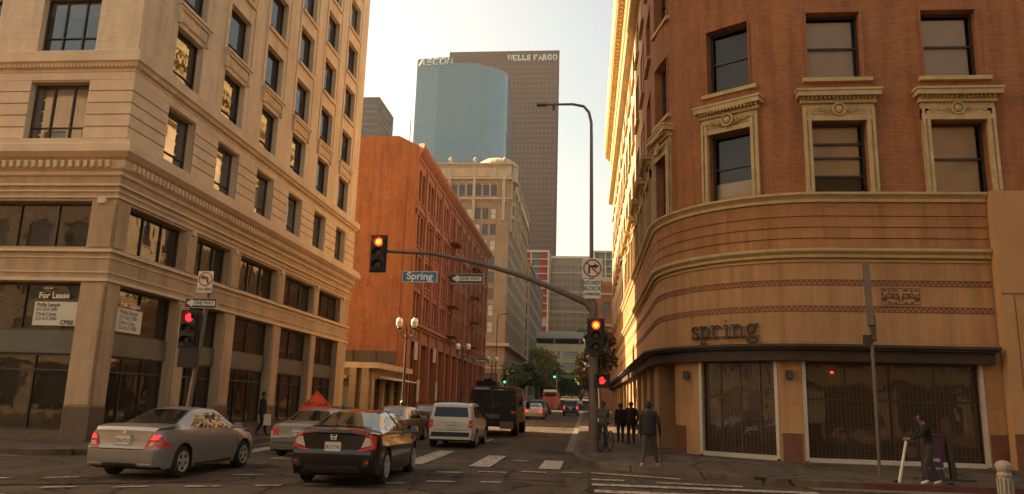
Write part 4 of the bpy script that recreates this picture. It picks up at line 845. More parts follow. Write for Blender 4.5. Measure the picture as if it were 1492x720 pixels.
for z0, z1 in wrows:
    for a, c in wcols[::-1]:
        n += 1
        if n <= 100: b = MB(); path_chord(PW, b, a, c, 0, 1, z0, z1, -.02, .12); b.build('window', 'wf_glass', W, world=True)
        else: path_chord(PW, rest, a, c, 0, 1, z0, z1, -.02, .12)
r_ = rest.build('window_grid', 'wf_glass', W, world=True); r_['kind'] = 'stuff'
# slab-serif WELLS FARGO
SF = {'W': [[(0, 1), (.28, 0), (.55, .9), (.8, 0), (1.1, 1)], [(-.1, 1), (.15, 1)], [(.95, 1), (1.2, 1)], [(.4, 1), (.65, 1)]], 'E': [[(.1, 0), (.1, 1)], [(0, 1), (.8, 1), (.8, .8)], [(.1, .5), (.6, .5)], [(0, 0), (.8, 0), (.8, .2)]], 'L': [[(.15, 0), (.15, 1)], [(0, 1), (.35, 1)], [(0, 0), (.8, 0), (.8, .3)]],
 'S': [arcpts(.4, .74, .32, .26, 30, 270, 8)+arcpts(.4, .25, .34, .25, 90, -150, 8)[1:], [(.72, .7), (.72, 1)], [(.08, 0), (.08, .3)]], 'F': [[(.1, 0), (.1, 1)], [(0, 1), (.8, 1), (.8, .75)], [(.1, .5), (.55, .5)], [(0, 0), (.35, 0)]], 'A': [[(.1, 0), (.5, 1), (.9, 0)], [(.25, .35), (.75, .35)], [(-.05, 0), (.25, 0)], [(.75, 0), (1.05, 0)]],
 'R': [[(.1, 0), (.1, 1)], [(0, 1), (.6, 1), (.75, .78), (.6, .52), (.1, .5)], [(.45, .5), (.85, 0), (.98, 0)], [(0, 0), (.3, 0)]], 'G': [arcpts(.5, .5, .42, .5, 50, 330, 12), [(.6, .45), (.95, .45)], [(.88, .45), (.88, .1)], [(.8, .7), (.8, 1)]], 'O': [arcpts(.5, .5, .46, .5, 0, 360, 14)]}
cx0 = -61.5
for ch in 'WELLS FARGO':
    if ch == ' ': cx0 += 1.6; continue
    b = MB()
    for st in SF[ch]: b.tube([(cx0+x*3.0, 539.5, 258.2+z*4.0) for x, z in st], .48, 4)
    b.build('tower_letter', 'letter_white', W, world=True); cx0 += 3.95 if ch in 'WGO' else 3.55
D = thing('grey_tower', 'plain grey brown tower rising behind the left side of the orange building', 'tower', (-124, 400, 30)); PD = Path([(-150, 400), (-118.5, 400), (-118.5, 432), (-150, 432)])
b = MB(); PD.wall(b, 0, 95, 30, 170.6, []); b.box(-150, -118.6, 400.1, 432, 170, 170.5); b.build('wall', 'wf_stone', D, world=True)
b = MB(); k = 0
for q in range(40):
    PD.rect(b, .5, 31, 166-3.6*q-1.6, 166-3.6*q, .05); PD.rect(b, 32, 62.5, 166-3.6*q-1.6, 166-3.6*q, .05)
b.build('window_bands', 'far_window', D, world=True)
# ================================================================ trees
def leaf_cloud(b, c, r, n, size, rnd, sq=(1, 1, 1), shell=.55):
    for _ in range(n):
        while True:
            p = Vector((rnd.uniform(-1, 1), rnd.uniform(-1, 1), rnd.uniform(-1, 1)))
            if p.length < 1 and p.length > shell*rnd.random(): break
        p = Vector((p.x*r*sq[0], p.y*r*sq[1], p.z*r*sq[2]))+Vector(c); a = Vector((rnd.gauss(0, 1), rnd.gauss(0, 1), rnd.gauss(0, 1))).normalized(); q = a.orthogonal().normalized(); s_ = size*rnd.uniform(.6, 1.4)
        q2 = a.cross(q)*s_*.6; q = q*s_; b.quad(p-q, p-q2, p+q, p+q2)
def tree(label, x, y, base, height, rad, seed, m='leaf', n=3500, leaf=.22, trunk=.16, group='street trees', clumps=14, low=.35):
    rnd = random.Random(seed); t = thing('street_tree', label, 'tree', (x, y, base), group=group)
    b = MB(); th = height*low+.3; b.tube([(0, 0, -.1), (.05, 0, th*.5), (-.04, .03, th)], [trunk*1.3, trunk, trunk*.8], 8)
    cr = MB(); cz = height-rad*.95 if height-rad*.95 > th*.9 else (height+th)/2; hz_ = (height-th)/2+.2; cz = th+hz_*.95
    for k in range(clumps):
        a = rnd.uniform(0, 2*pi); e = rnd.uniform(-.8, 1); rr_ = rad*.68*sqrt(1-e*e*.75)*rnd.uniform(.6, 1.05); c = (rr_*cos(a), rr_*sin(a), cz+hz_*.68*e)
        b.tube([(-.04, .03, th*rnd.uniform(.75, 1)), (c[0]*.4, c[1]*.4, (th+c[2])*.5), c], [trunk*.55, trunk*.35, trunk*.12], 5)
        leaf_cloud(cr, c, rad*rnd.uniform(.32, .48), n//clumps, leaf, rnd, (1, 1, .85*hz_/rad if hz_ < rad else .9))
    b.build('trunk', 'bark', t); cr.build('crown', m, t); return t
tree('large round ficus with a sunlit top, left of the street by the parking structure', -13.2, 214, gz(214), 15.4, 7.2, 1, 'leaf_sun_tint', 10000, .34, .4, clumps=34, low=.22)
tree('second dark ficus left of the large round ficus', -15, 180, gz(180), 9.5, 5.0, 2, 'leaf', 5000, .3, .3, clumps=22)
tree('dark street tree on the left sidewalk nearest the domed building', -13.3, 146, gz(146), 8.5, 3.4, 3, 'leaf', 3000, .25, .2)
tree('slim green tree left of the signal pole on the far right sidewalk', .6, 128, gz(128), 9.5, 3.0, 4, 'leaf_sun_tint', 4200, .2, .16)
tree('yellowing young tree beside the signal pole, halfway up the right sidewalk', .35, 88, gz(88), 7.6, 1.9, 5, 'leaf_sun_tint', 3000, .14, .1)
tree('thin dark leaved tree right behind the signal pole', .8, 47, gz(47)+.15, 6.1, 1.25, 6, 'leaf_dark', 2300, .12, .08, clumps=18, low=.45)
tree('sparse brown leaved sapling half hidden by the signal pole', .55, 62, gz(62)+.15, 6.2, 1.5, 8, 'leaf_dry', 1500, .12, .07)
for k, (x, h, r_) in enumerate(((-1, 4.2, 3.2), (-9, 3, 2.4), (4, 3.5, 2.6), (-15, 2.6, 2.2))):
    tree('bushy green tree on the parking structure roof, '+('the widest, near the signal pole' if k == 0 else ('second from the domed building' if k == 1 else ('at its right end' if k == 2 else 'at its left end'))), x, 255, 22.1, h, r_, 20+k, 'leaf', 1400, .25, .12, group='trees on the parking structure', low=.2)
for k, x in enumerate((-24, -15, -8.2, -1.5, 6)):
    tree(('leftmost shaded tree under', 'second shaded tree from the left under', 'middle shaded tree under', 'second shaded tree from the right under', 'rightmost shaded tree under')[k]+' the parking structure', x, 236+2*(k % 2), gz(236)-.5, 10.5, 5.2, 30+k, 'leaf', 4200, .3, .25, group='trees under the parking structure', low=.08)

# ================================================================ buildings on the near side of the cross street (unseen; added to mirror in shop glass and dim the street)
def near_side(label, x0, x1, h, m):
    t = thing('street_building', label, 'building', ((x0+x1)/2, -7, 0), group='buildings on the near side of the cross street')
    p = Path([(x1, -7), (x0, -7)]); W_ = x1-x0; ops_ = [(1+3.6*k, 3+3.6*k, 5+3.8*j, 7.2+3.8*j, .3) for k in range(int(W_/3.6)-0) for j in range(5) if 3+3.6*k < W_]+[(1+5.2*k, 5+5.2*k, .3, 3.4, .4) for k in range(int(W_/5.2))]
    b = MB(); p.wall(b, 0, W_, -.3, h, ops_); b.box(x0, x1, -30, -7.8, -.3, h-.2); b.build('wall', m, t, world=True)
    b = MB(); p.rect(b, 0, W_, h-.8, h, .5); p.rect(b, 0, W_, 3.9, 4.3, .3); b.build('cornice', 'cream_trim', t, world=True)
    for o in ops_:
        g = MB(); path_chord(p, g, o[0], o[1], 0, 1, o[2], o[3], -.3, -.25); g.build('window', 'pane_dark', t, world=True)
near_side('unseen cream building added behind the viewpoint, mirrored in the wide shop windows', 5, 42, 24, 'pale_facade')
near_side('unseen tan building added behind the viewpoint, mirrored in the dark storefronts', -60, -16, 27, 'stone_left')
# ================================================================ signals, signs, lamps
def bm_disc(b, c, r, n=16, y=0): b.poly([(c[0]+r*cos(2*pi*k/n), c[1]+y, c[2]+r*sin(2*pi*k/n)) for k in range(n)])
def signal_head(parent, c, w_=.46, h=1.25, lit='red', depth=.3, core=True, backplate=True):
    x, y, z = c; b = MB(); b.box(x-w_*.42, x+w_*.42, y, y+depth, z-h/2+.04, z+h/2-.04)
    if backplate: b.box(x-w_/2-.03, x+w_/2+.03, y+.06, y+.08, z-h/2-.03, z+h/2+.03)
    for k in range(3):
        zc = z+h*(.32-.32*k); r = h*.125
        n = 14; ring = []
        for t in range(n+1):
            a = radians(-20+220*t/n); ring.append((x+r*1.08*cos(a), zc+r*1.08*sin(a)))
        for (a0, c0), (a1, c1) in zip(ring, ring[1:]): b.quad((a0, y-.2, c0), (a1, y-.2, c1), (a1, y, c1), (a0, y, c0))
    o = b.build('signal_head', 'signal_black', parent, world=True)
    for k, nm in enumerate(('red', 'yellow', 'green')):
        zc = z+h*(.32-.32*k); g = MB(); g.lathe([(h*.118, 0), (h*.09, -.02), (h*.04, -.032), (0, -.034)], (x, y-.005, zc), 16, 'y')
        g.build('lens', {'red': 'lens_red', 'green': 'lens_green', 'pink': 'lens_pink'}[lit] if nm == ('red' if lit == 'pink' else lit) else 'lens_off', o, world=True)
        if lit == 'red' and nm == 'red' and core: g = MB(); g.lathe([(h*.066, 0), (h*.05, -.012), (0, -.016)], (x, y-.036, zc), 14, 'y'); g.build('bulb_glow', 'lens_core', o, world=True)
    return o
def plate(parent, x0, x1, z0, z1, y, m, border=None, name='sign_plate', t=.015):
    b = MB(); b.box(x0, x1, y, y+t, z0, z1); o = b.build(name, m, parent, world=True)
    if border:
        g = MB(); q = .025; 
        for a in ((x0+q, x1-q, z0+q, z0+2*q), (x0+q, x1-q, z1-2*q, z1-q), (x0+q, x0+2*q, z0+2*q, z1-2*q), (x1-2*q, x1-q, z0+2*q, z1-2*q)): g.box(a[0], a[1], y-.004, y-.001, a[2], a[3])
        g.build('border', border, o, world=True)
    return o
def one_way(parent, x0, x1, zc, y, h):
    b = MB(); b.box(x0, x1, y, y+.015, zc-h/2, zc+h/2); o = b.build('one_way_sign', 'sign_black', parent, world=True); L_ = x1-x0
    g = MB(); p = lambda fx, fz: (x0+fx*L_, y-.004, zc+fz*h)
    g.poly([p(.03, 0), p(.22, .40), p(.22, .24), p(.94, .24), p(.94, -.24), p(.22, -.24), p(.22, -.40)]); 
    g.box(x0-.0, x1, y-.003, y+.016, zc+h*.47, zc+h*.5); g.box(x0, x1, y-.003, y+.016, zc-h*.5, zc-h*.47); g.box(x1-.015, x1, y-.003, y+.016, zc-h*.47, zc+h*.47)
    g.build('arrow', 'sign_white', o, world=True); text_part('ONE WAY', h*.46, 'lettering', 'sign_black', o, (x0+.58*L_, y-.006, zc), (1, 0, 0), (0, 0, 1), .001, 'CENTER', .004, True, .98); return o
def no_turn(parent, cx, cz, s, y, right=True):
    o = plate(parent, cx-s/2, cx+s/2, cz-s/2, cz+s/2, y, 'sign_white'); q = 1 if right else -1
    g = MB(); g.tube([(cx-q*s*.16, y-.006, cz-s*.28), (cx-q*s*.16, y-.006, cz+s*.04), (cx-q*s*.10, y-.006, cz+s*.1), (cx+q*s*.14, y-.006, cz+s*.1)], s*.045, 4); g.poly([(cx+q*s*.10, y-.01, cz+s*.24), (cx+q*s*.34, y-.01, cz+s*.1), (cx+q*s*.10, y-.01, cz-s*.04)]); g.build('turn_arrow', 'sign_black', o, world=True)
    g = MB(); r = s*.42; g.tube([(cx+r*cos(t*pi/16), y-.008, cz+r*sin(t*pi/16)) for t in range(33)], s*.035, 4, False); g.tube([(cx-r*.7, y-.012, cz+r*.7), (cx+r*.7, y-.012, cz-r*.7)], s*.032, 4); g.build('red_ring', 'sign_red', o, world=True); return o
# --- right corner mast with signal arm and street light
SP = thing('signal_mast', 'steel mast carrying a long arm with a red signal, blue street sign and street light', 'traffic light', (.25, 27.9, gz(27.9)+.15))
b = MB(); b.tube([(.27, 27.9, .1), (.27, 27.9, .5)], .30, 12); b.tube([(.27, 27.9, .4), (.25, 27.9, 5.3), (.16, 27.9, 5.6)], [.17, .145, .12], 12); b.tube([(.17, 27.9, 5.5), (.12, 27.9, 11.9)], [.085, .06], 10); b.build('pole', 'metal_grey', SP, world=True)
b = MB(); b.tube([(.12, 27.9, 11.8), (.11, 27.9, 12.4), (.02, 27.9, 12.8), (-.18, 27.9, 13.05), (-.6, 27.9, 13.14), (-1.9, 27.9, 13.14)], [.06, .058, .056, .054, .05, .035], 10); b.build('lamp_arm', 'metal_grey', SP, world=True)
b = MB(); b.box(-2.0, -1.6, 27.82, 27.98, 13.09, 13.17, .02, .02); b.lathe([(.05, 0), (.05, .2), (0, .22)], (-1.35, 27.9, 12.9), 8); b.build('lamp_head', 'metal_dark', SP, world=True)
b = MB(); arm = [(.2, 27.9, 5.15), (0, 27.9, 5.4), (-.9, 27.9, 5.8), (-2.42, 27.9, 6.39), (-3.98, 27.9, 6.84), (-5.83, 27.9, 7.2), (-7.6, 27.9, 7.27)]; b.tube(arm, [.13, .12, .11, .095, .085, .07, .055], 10); b.build('signal_arm', 'metal_grey', SP, world=True)
signal_head(SP, (-7.84, 27.6, 7.13), .58, 1.38)
signal_head(SP, (.33, 27.25, 4.15), .56, 1.22)
b = MB(); b.box(.1, .4, 27.3, 27.8, 3.5, 3.56); b.box(.1, .4, 27.3, 27.8, 4.7, 4.76); b.build('bracket', 'metal_dark', SP, world=True)
b = MB(); b.box(.36, .84, 27.45, 27.75, 2.36, 2.82); b.box(.33, .87, 27.28, 27.45, 2.80, 2.84); ph = b.build('pedestrian_signal', 'signal_black', SP, world=True)
g = MB(); hx_, hz_ = .56, 2.5
g.poly([(hx_-.075, 27.44, hz_), (hx_+.06, 27.44, hz_), (hx_+.075, 27.44, hz_+.12), (hx_-.08, 27.44, hz_+.12)])
for k, (dx, hh) in enumerate(((-.07, .2), (-.03, .24), (.01, .25), (.05, .21))): g.box(hx_+dx-.014, hx_+dx+.014, 27.43, 27.445, hz_+.1, hz_+hh)
g.poly([(hx_+.06, 27.44, hz_+.02), (hx_+.13, 27.44, hz_+.12), (hx_+.11, 27.44, hz_+.15), (hx_+.05, 27.44, hz_+.08)]); g.build('hand_symbol', 'lens_pink', ph, world=True)
b = MB(); b.box(.5, .98, 27.5, 27.52, 2.1, 2.2); b.build('small_sign', 'metal_grey', SP, world=True)
b = MB(); b.box(-6.92, -5.6, 27.86, 27.9, 6.1, 6.5); sg = b.build('street_name_sign', 'sign_blue', SP, world=True)
g = MB(); 
for a in ((-6.93, -5.59, 6.09, 6.115), (-6.93, -5.59, 6.485, 6.51), (-6.93, -6.905, 6.115, 6.485), (-5.615, -5.59, 6.115, 6.485)): g.box(a[0], a[1], 27.85, 27.91, a[2], a[3])
g.build('border', 'sign_white', sg, world=True); text_part('Spring', .38, 'lettering', 'letter_white', sg, (-6.26, 27.85, 6.31), (1, 0, -.02), (.02, 0, 1), .003, 'CENTER', .006, True, 1.05)
g = MB()
for x in (-6.6, -5.9): g.tube([(x, 27.88, 6.48), (x, 27.88, 7.2)], .018, 5)
for x in (-4.75, -4.1): g.tube([(x, 27.88, 6.4), (x, 27.88, 6.95)], .018, 5)
g.build('sign_hanger', 'metal_dark', SP, world=True)
one_way(SP, -5.07, -3.83, 6.25, 27.86, .36)
no_turn(SP, .19, 6.68, .74, 27.72); bs2 = plate(SP, -.12, .5, 5.56, 6.27, 27.72, 'sign_white')
for t_, z_, s_, q_ in (('DO NOT', 6.13, .2, .95), ('BLOCK', 5.92, .2, 1), ('INTERSECTION', 5.71, .13, .62)): text_part(t_, s_, 'lettering', 'sign_black', bs2, (.19, 27.714, z_), (1, 0, 0), (0, 0, 1), .001, 'CENTER', .003, True, q_)
# --- left corner signal
SL = thing('signal_post', 'short signal post with no left turn and one way signs in front of the storefronts', 'traffic light', (-12.3, 23, gz(23)+.15)); f_ = 23/20.0
LX = lambda x: x*f_; LZ = lambda z: 1.75+(z-1.75)*f_
b = MB(); b.tube([(LX(-10.78), 23.2, 0), (LX(-10.55), 23.2, LZ(3.3)), (LX(-10.45), 23.2, LZ(5.1))], [.085, .08, .05], 8); b.tube([(LX(-10.79), 23.2, .1), (LX(-10.79), 23.2, .5)], .16, 10); b.build('pole', 'metal_grey', SL, world=True)
signal_head(SL, (LX(-10.82), 22.9, LZ(3.48)), .56, 1.15, 'pink'); b = MB(); b.box(LX(-11.02), LX(-10.55), 22.9, 23.15, LZ(2.45), LZ(2.95)); b.build('pedestrian_signal', 'signal_black', SL, world=True)
nt_ = no_turn(SL, LX(-10.46), LZ(4.86), .50, 22.86, False); pl = plate(SL, LX(-10.46)-.25, LX(-10.46)+.25, LZ(4.86)-.43, LZ(4.86)-.255, 22.86, 'sign_white'); text_part('ON RED', .13, 'lettering', 'sign_black', pl, (LX(-10.46), 22.855, LZ(4.86)-.34), (1, 0, 0), (0, 0, 1), .001, 'CENTER', .002, True, .95)
one_way(SL, LX(-10.95), LX(-10.05), LZ(4.19), 22.84, .31)
# --- sign seen edge-on, right
EP = thing('sign_post', 'leaning steel post with parking signs seen edge-on, in front of the wide shop grille', 'sign', (7.82, 22, gz(22)+.15))
b = MB(); b.tube([(7.82, 22, .1), (7.85, 22, 5.6)], .045, 8); b.build('pole', 'metal_grey', EP, world=True)
b = MB(); b.obox((7.80, 21.93, 5.0), (.08, -.02, 0), (.06, .2, 0), (-.02, 0, .88)); b.build('sign_plate', 'metal_grey', EP, world=True); b = MB(); b.obox((7.88, 21.93, 4.06), (.06, -.015, 0), (.05, .15, 0), (0, 0, .35)); b.build('sign_plate', 'frame_bronze', EP, world=True); b = MB(); b.box(7.56, 7.8, 21.85, 21.9, 3.58, 3.86); b.build('small_sign', 'metal_dark', EP, world=True)
# --- ornamental twin globe lamps
def twin_lamp(x, y, label, src=None):
    t = thing('street_lamp', label, 'street lamp', (x, y, gz(y)+.15), group='ornamental twin lamps')
    b = MB(); b.lathe([(.28, 0), (.28, .25), (.2, .45), (.16, 1.1), (.2, 1.2), (.1, 1.35), (.075, 5.6), (.12, 5.7), (.07, 5.85), (.05, 6.6), (0, 6.8)], (0, 0, 0), 12); b.build('post', 'metal_dark', t)
    b = MB()
    for s in (-1, 1): b.tube([(0, 0, 5.9), (s*.25, 0, 5.75), (s*.5, 0, 5.95), (s*.55, 0, 6.35)], .05, 6); b.tube([(0, 0, 6.4), (s*.3, 0, 6.15), (s*.42, 0, 6.0)], .03, 5); b.lathe([(.12, 0), (.16, .08), (.14, .12)], (s*.55, 0, 6.32), 10)
    b.build('arms', 'metal_dark', t)
    for s in (-1, 1):
        g = MB(); g.lathe([(.13, 0), (.23, .15), (.27, .35), (.22, .55), (.12, .68), (.05, .7)], (s*.55, 0, 6.44), 14); o = g.build('globe', 'globe', t, smooth=True)
        h = MB(); h.lathe([(.14, 0), (.1, .07), (.03, .1), (.03, .2), (0, .28)], (s*.55, 0, 7.1), 8); h.lathe([(.275, -.01), (.275, .02)], (s*.55, 0, 6.78), 14); h.build('cap', 'metal_dark', o)
    return t
l0 = twin_lamp(-12.75, 53.5, 'nearest twin globe street lamp, in front of the orange building corner')
for y, lb in ((79, 'second twin globe street lamp up the left sidewalk'), (104, 'third twin globe street lamp, by the far end of the orange building')):
    c = copy_tree(l0); c.location = (-12.75, y, gz(y)+.15); c['label'] = lb
t = thing('street_light', 'thin pale street light with a small arm, far up the left sidewalk', 'street lamp', (-12.9, 110, gz(110)))
b = MB(); b.tube([(0, 0, 0), (0, 0, 13.2), (.3, 0, 13.7), (1.2, 0, 13.8)], [.1, .07, .06, .05], 8); b.build('pole', 'metal_grey', t); b = MB(); b.box(1.0, 1.7, -.15, .15, 13.68, 13.85); b.build('lamp_head', 'metal_grey', t)
t = thing('street_name_sign', 'small green street name sign high up before the far end of the orange building', 'sign', (-12.6, 92, gz(92)))
b = MB(); b.tube([(0, 0, 0), (0, 0, 6.4)], .06, 6); b.build('pole', 'metal_dark', t); b = MB(); b.box(-1.0, 1.0, -.08, -.05, 5.9, 6.35); b.build('sign_plate', 'sign_green', t); text_part('Broadway', .34, 'lettering', 'letter_white', t, (0, -.085, 6.12), (1, 0, 0), (0, 0, 1), .002, 'CENTER', 0, False, .95)
# far green signals
def far_signal(x, y, z, label, arm_to=None):
    t = thing('far_traffic_light', label, 'traffic light', (arm_to if arm_to else x+.4, y+.4, gz(y)), group='green signals up the street')
    b = MB(); px_ = t.location.x; b.tube([(px_, y+.4, gz(y)), (px_, y+.4, z+.2)], .09, 6)
    if arm_to: b.tube([(px_, y+.4, z-.2), ((px_+x)/2, y+.4, z+.4), (x, y+.4, z+.5)], .07, 6)
    b.build('pole', 'metal_dark', t, world=True); signal_head(t, (x, y, z), .5, 1.3, 'green')
    return t
far_signal(-12.4, 118, 5.3, 'green signal on the left side beyond the parked cars, over the dark truck')
far_signal(-5.2, 128, 6.6, 'green signal on the arm over the middle of the street', .0)
b = MB(); b.box(-3.9, -1.6, 128.3, 128.34, 6.0, 6.6); sg2 = b.build('street_name_sign', 'sign_green'); tag(sg2, 'dark hanging street sign beside the far green signal', 'sign')
far_signal(-9.4, 215, 5.2, 'smallest green signal, above the red bus')
# --- construction sign behind the silver cars
t = thing('construction_sign', 'orange diamond road work sign standing behind the silver sedan', 'sign', (-9.38, 26.5, gz(26.5)-.06))
b = MB(); s = .62; cz = 1.40
b.prism([(-s, 0, cz), (0, 0, cz-s), (s, 0, cz), (0, 0, cz+s)], (0, .02, 0)); b.build('sign_plate', 'sign_orange', t)
g = MB()
for k in range(4):
    a0 = [(-s, cz), (0, cz-s), (s, cz), (0, cz+s)][k]; a1 = [(-s, cz), (0, cz-s), (s, cz), (0, cz+s)][(k+1) % 4]; f = .9
    g.poly([(a0[0]*f, -.004, cz+(a0[1]-cz)*f), (a1[0]*f, -.004, cz+(a1[1]-cz)*f), (a1[0]*(f-.04), -.004, cz+(a1[1]-cz)*(f-.04)), (a0[0]*(f-.04), -.004, cz+(a0[1]-cz)*(f-.04))])
g.build('border', 'sign_black', t)
text_part('LEFT LANE', .19, 'lettering', 'sign_black', t, (0, -.006, 1.55), (1, 0, 0), (0, 0, 1), .001, 'CENTER', .003, False, .9); text_part('CLOSED', .18, 'lettering', 'sign_black', t, (0, -.006, 1.33), (1, 0, 0), (0, 0, 1), .001, 'CENTER', .003, False); text_part('AHEAD', .16, 'lettering', 'sign_black', t, (0, -.006, 1.12), (1, 0, 0), (0, 0, 1), .001, 'CENTER', .003, False)
g = MB(); g.tube([(0, .04, .1), (0, .04, 1.9)], .025, 6)
for a in (-.5, .5): g.tube([(0, .04, .5), (a, -.4, .02)], .02, 5); g.tube([(0, .04, .5), (a, .5, .02)], .02, 5)
g.build('stand', 'metal_dark', t)
c = copy_tree(t); c.location = (-7.6, 45, gz(45)); c['label'] = 'orange road work sign barely showing above the gold sedan'; c.scale = (.7, .7, .72)
# --- sidewalk furniture on the right
t = thing('leaning_post', 'dark leaning steel post beside the scooter rider', 'post', (9.25, 21.0, gz(21)+.15)); b = MB(); b.obox((-.05, 0, .78), (.065, 0, 0), (0, .065, 0), (-.06, 0, .8)); b.box(-.25, .5, -.1, .12, 0, .06); b.build('post', 'metal_dark', t)
t = thing('bollard', 'short pale ribbed bollard at the right edge', 'bollard', (8.35, 16.75, gz(17))); b = MB(); b.lathe([(.12, 0), (.12, .62), (.135, .66), (.135, .70), (.11, .72), (.15, .80), (.155, .86), (.12, .92), (.05, .95), (0, .95)], (0, 0, 0), 14); b.build('post', 'bollard_paint', t)
b = MB()
for k in range(12): a = k*pi/6; b.box(.13*cos(a)-.012, .13*cos(a)+.012, .13*sin(a)-.012, .13*sin(a)+.012, .05, .6)
b.build('ribs', 'bollard_paint', t)
t = thing('newspaper_box', 'purple street box with small white lettering, right behind the scooter rider', 'newspaper box', (8.72, 20.9, gz(21)+.15)); b = MB(); b.box(-.2, .2, -.18, .2, .0, 1.12, .015, .015); b.box(-.22, .22, -.2, .22, 1.1, 1.16); b.build('box', 'purple', t)
for q, (tx_, z) in enumerate((('FREE', .52), ('WEEKLY', .3))): text_part(tx_, .1, 'lettering', 'letter_white', t, (.02, -.175, z), (1, 0, 0), (0, 0, 1), .001, 'CENTER', 0, False)
t = thing('litter_bin', 'dark slatted litter bin near the shop wall behind the walking man', 'litter bin', (2.15, 26.8, gz(27)+.15)); b = MB(); b.lathe([(.22, 0), (.24, .9), (.26, .92), (.2, 1.0), (0, 1.02)], (0, 0, 0), 12); b.build('bin', 'frame_bronze', t)
# ================================================================ vehicles
def lerp_tab(tab, y):
    if y <= tab[0][0]: return tab[0][1]
    for (a, va), (c, vc) in zip(tab, tab[1:]):
        if y <= c: t = (y-a)/(c-a); return va+(vc-va)*t
    return tab[-1][1]
def wheel(parent, x, y, r, w_=.2, rim_m='rim', spokes=5):
    s = 1 if x > 0 else -1
    b = MB(); b.lathe([(r*.62, -w_/2), (r*.93, -w_/2), (r, -w_*.35), (r, w_*.35), (r*.93, w_/2), (r*.62, w_/2), (r*.6, -w_*.1 if s > 0 else w_*.1)] if s > 0 else [(r*.62, w_/2), (r*.93, w_/2), (r, w_*.35), (r, -w_*.35), (r*.93, -w_/2), (r*.62, -w_/2), (r*.6, w_*.1)], (x-s*w_/2, y, r), 28, 'x', False); o = b.build('wheel', 'tyre', parent)
    g = MB(); xo = x+s*.006; g.lathe([(r*.64, 0), (r*.66, s*.010), (r*.62, s*.016), (r*.56, s*.006), (r*.54, -s*.05)], (xo, y, r), 28, 'x', False)
    for k in range(spokes):
        a = 2*pi*k/spokes+.3; d = Vector((0, cos(a), sin(a))); q = Vector((0, -sin(a), cos(a))); g.obox(Vector((xo-s*.004, y, r))+d*r*.33, (.012, 0, 0), d*r*.30, q*r*.095)
    g.lathe([(r*.14, -.02), (r*.14, .02), (0, .03)] if s > 0 else [(r*.14, .02), (r*.14, -.02), (0, -.03)], (xo, y, r), 12, 'x'); g.build('rim', rim_m, o)
    d = MB(); d.lathe([(r*.56, 0), (r*.3, s*.001), (0, s*.001)], (x-s*.012, y, r), 20, 'x'); d.build('brake', 'plastic_black', o); return o
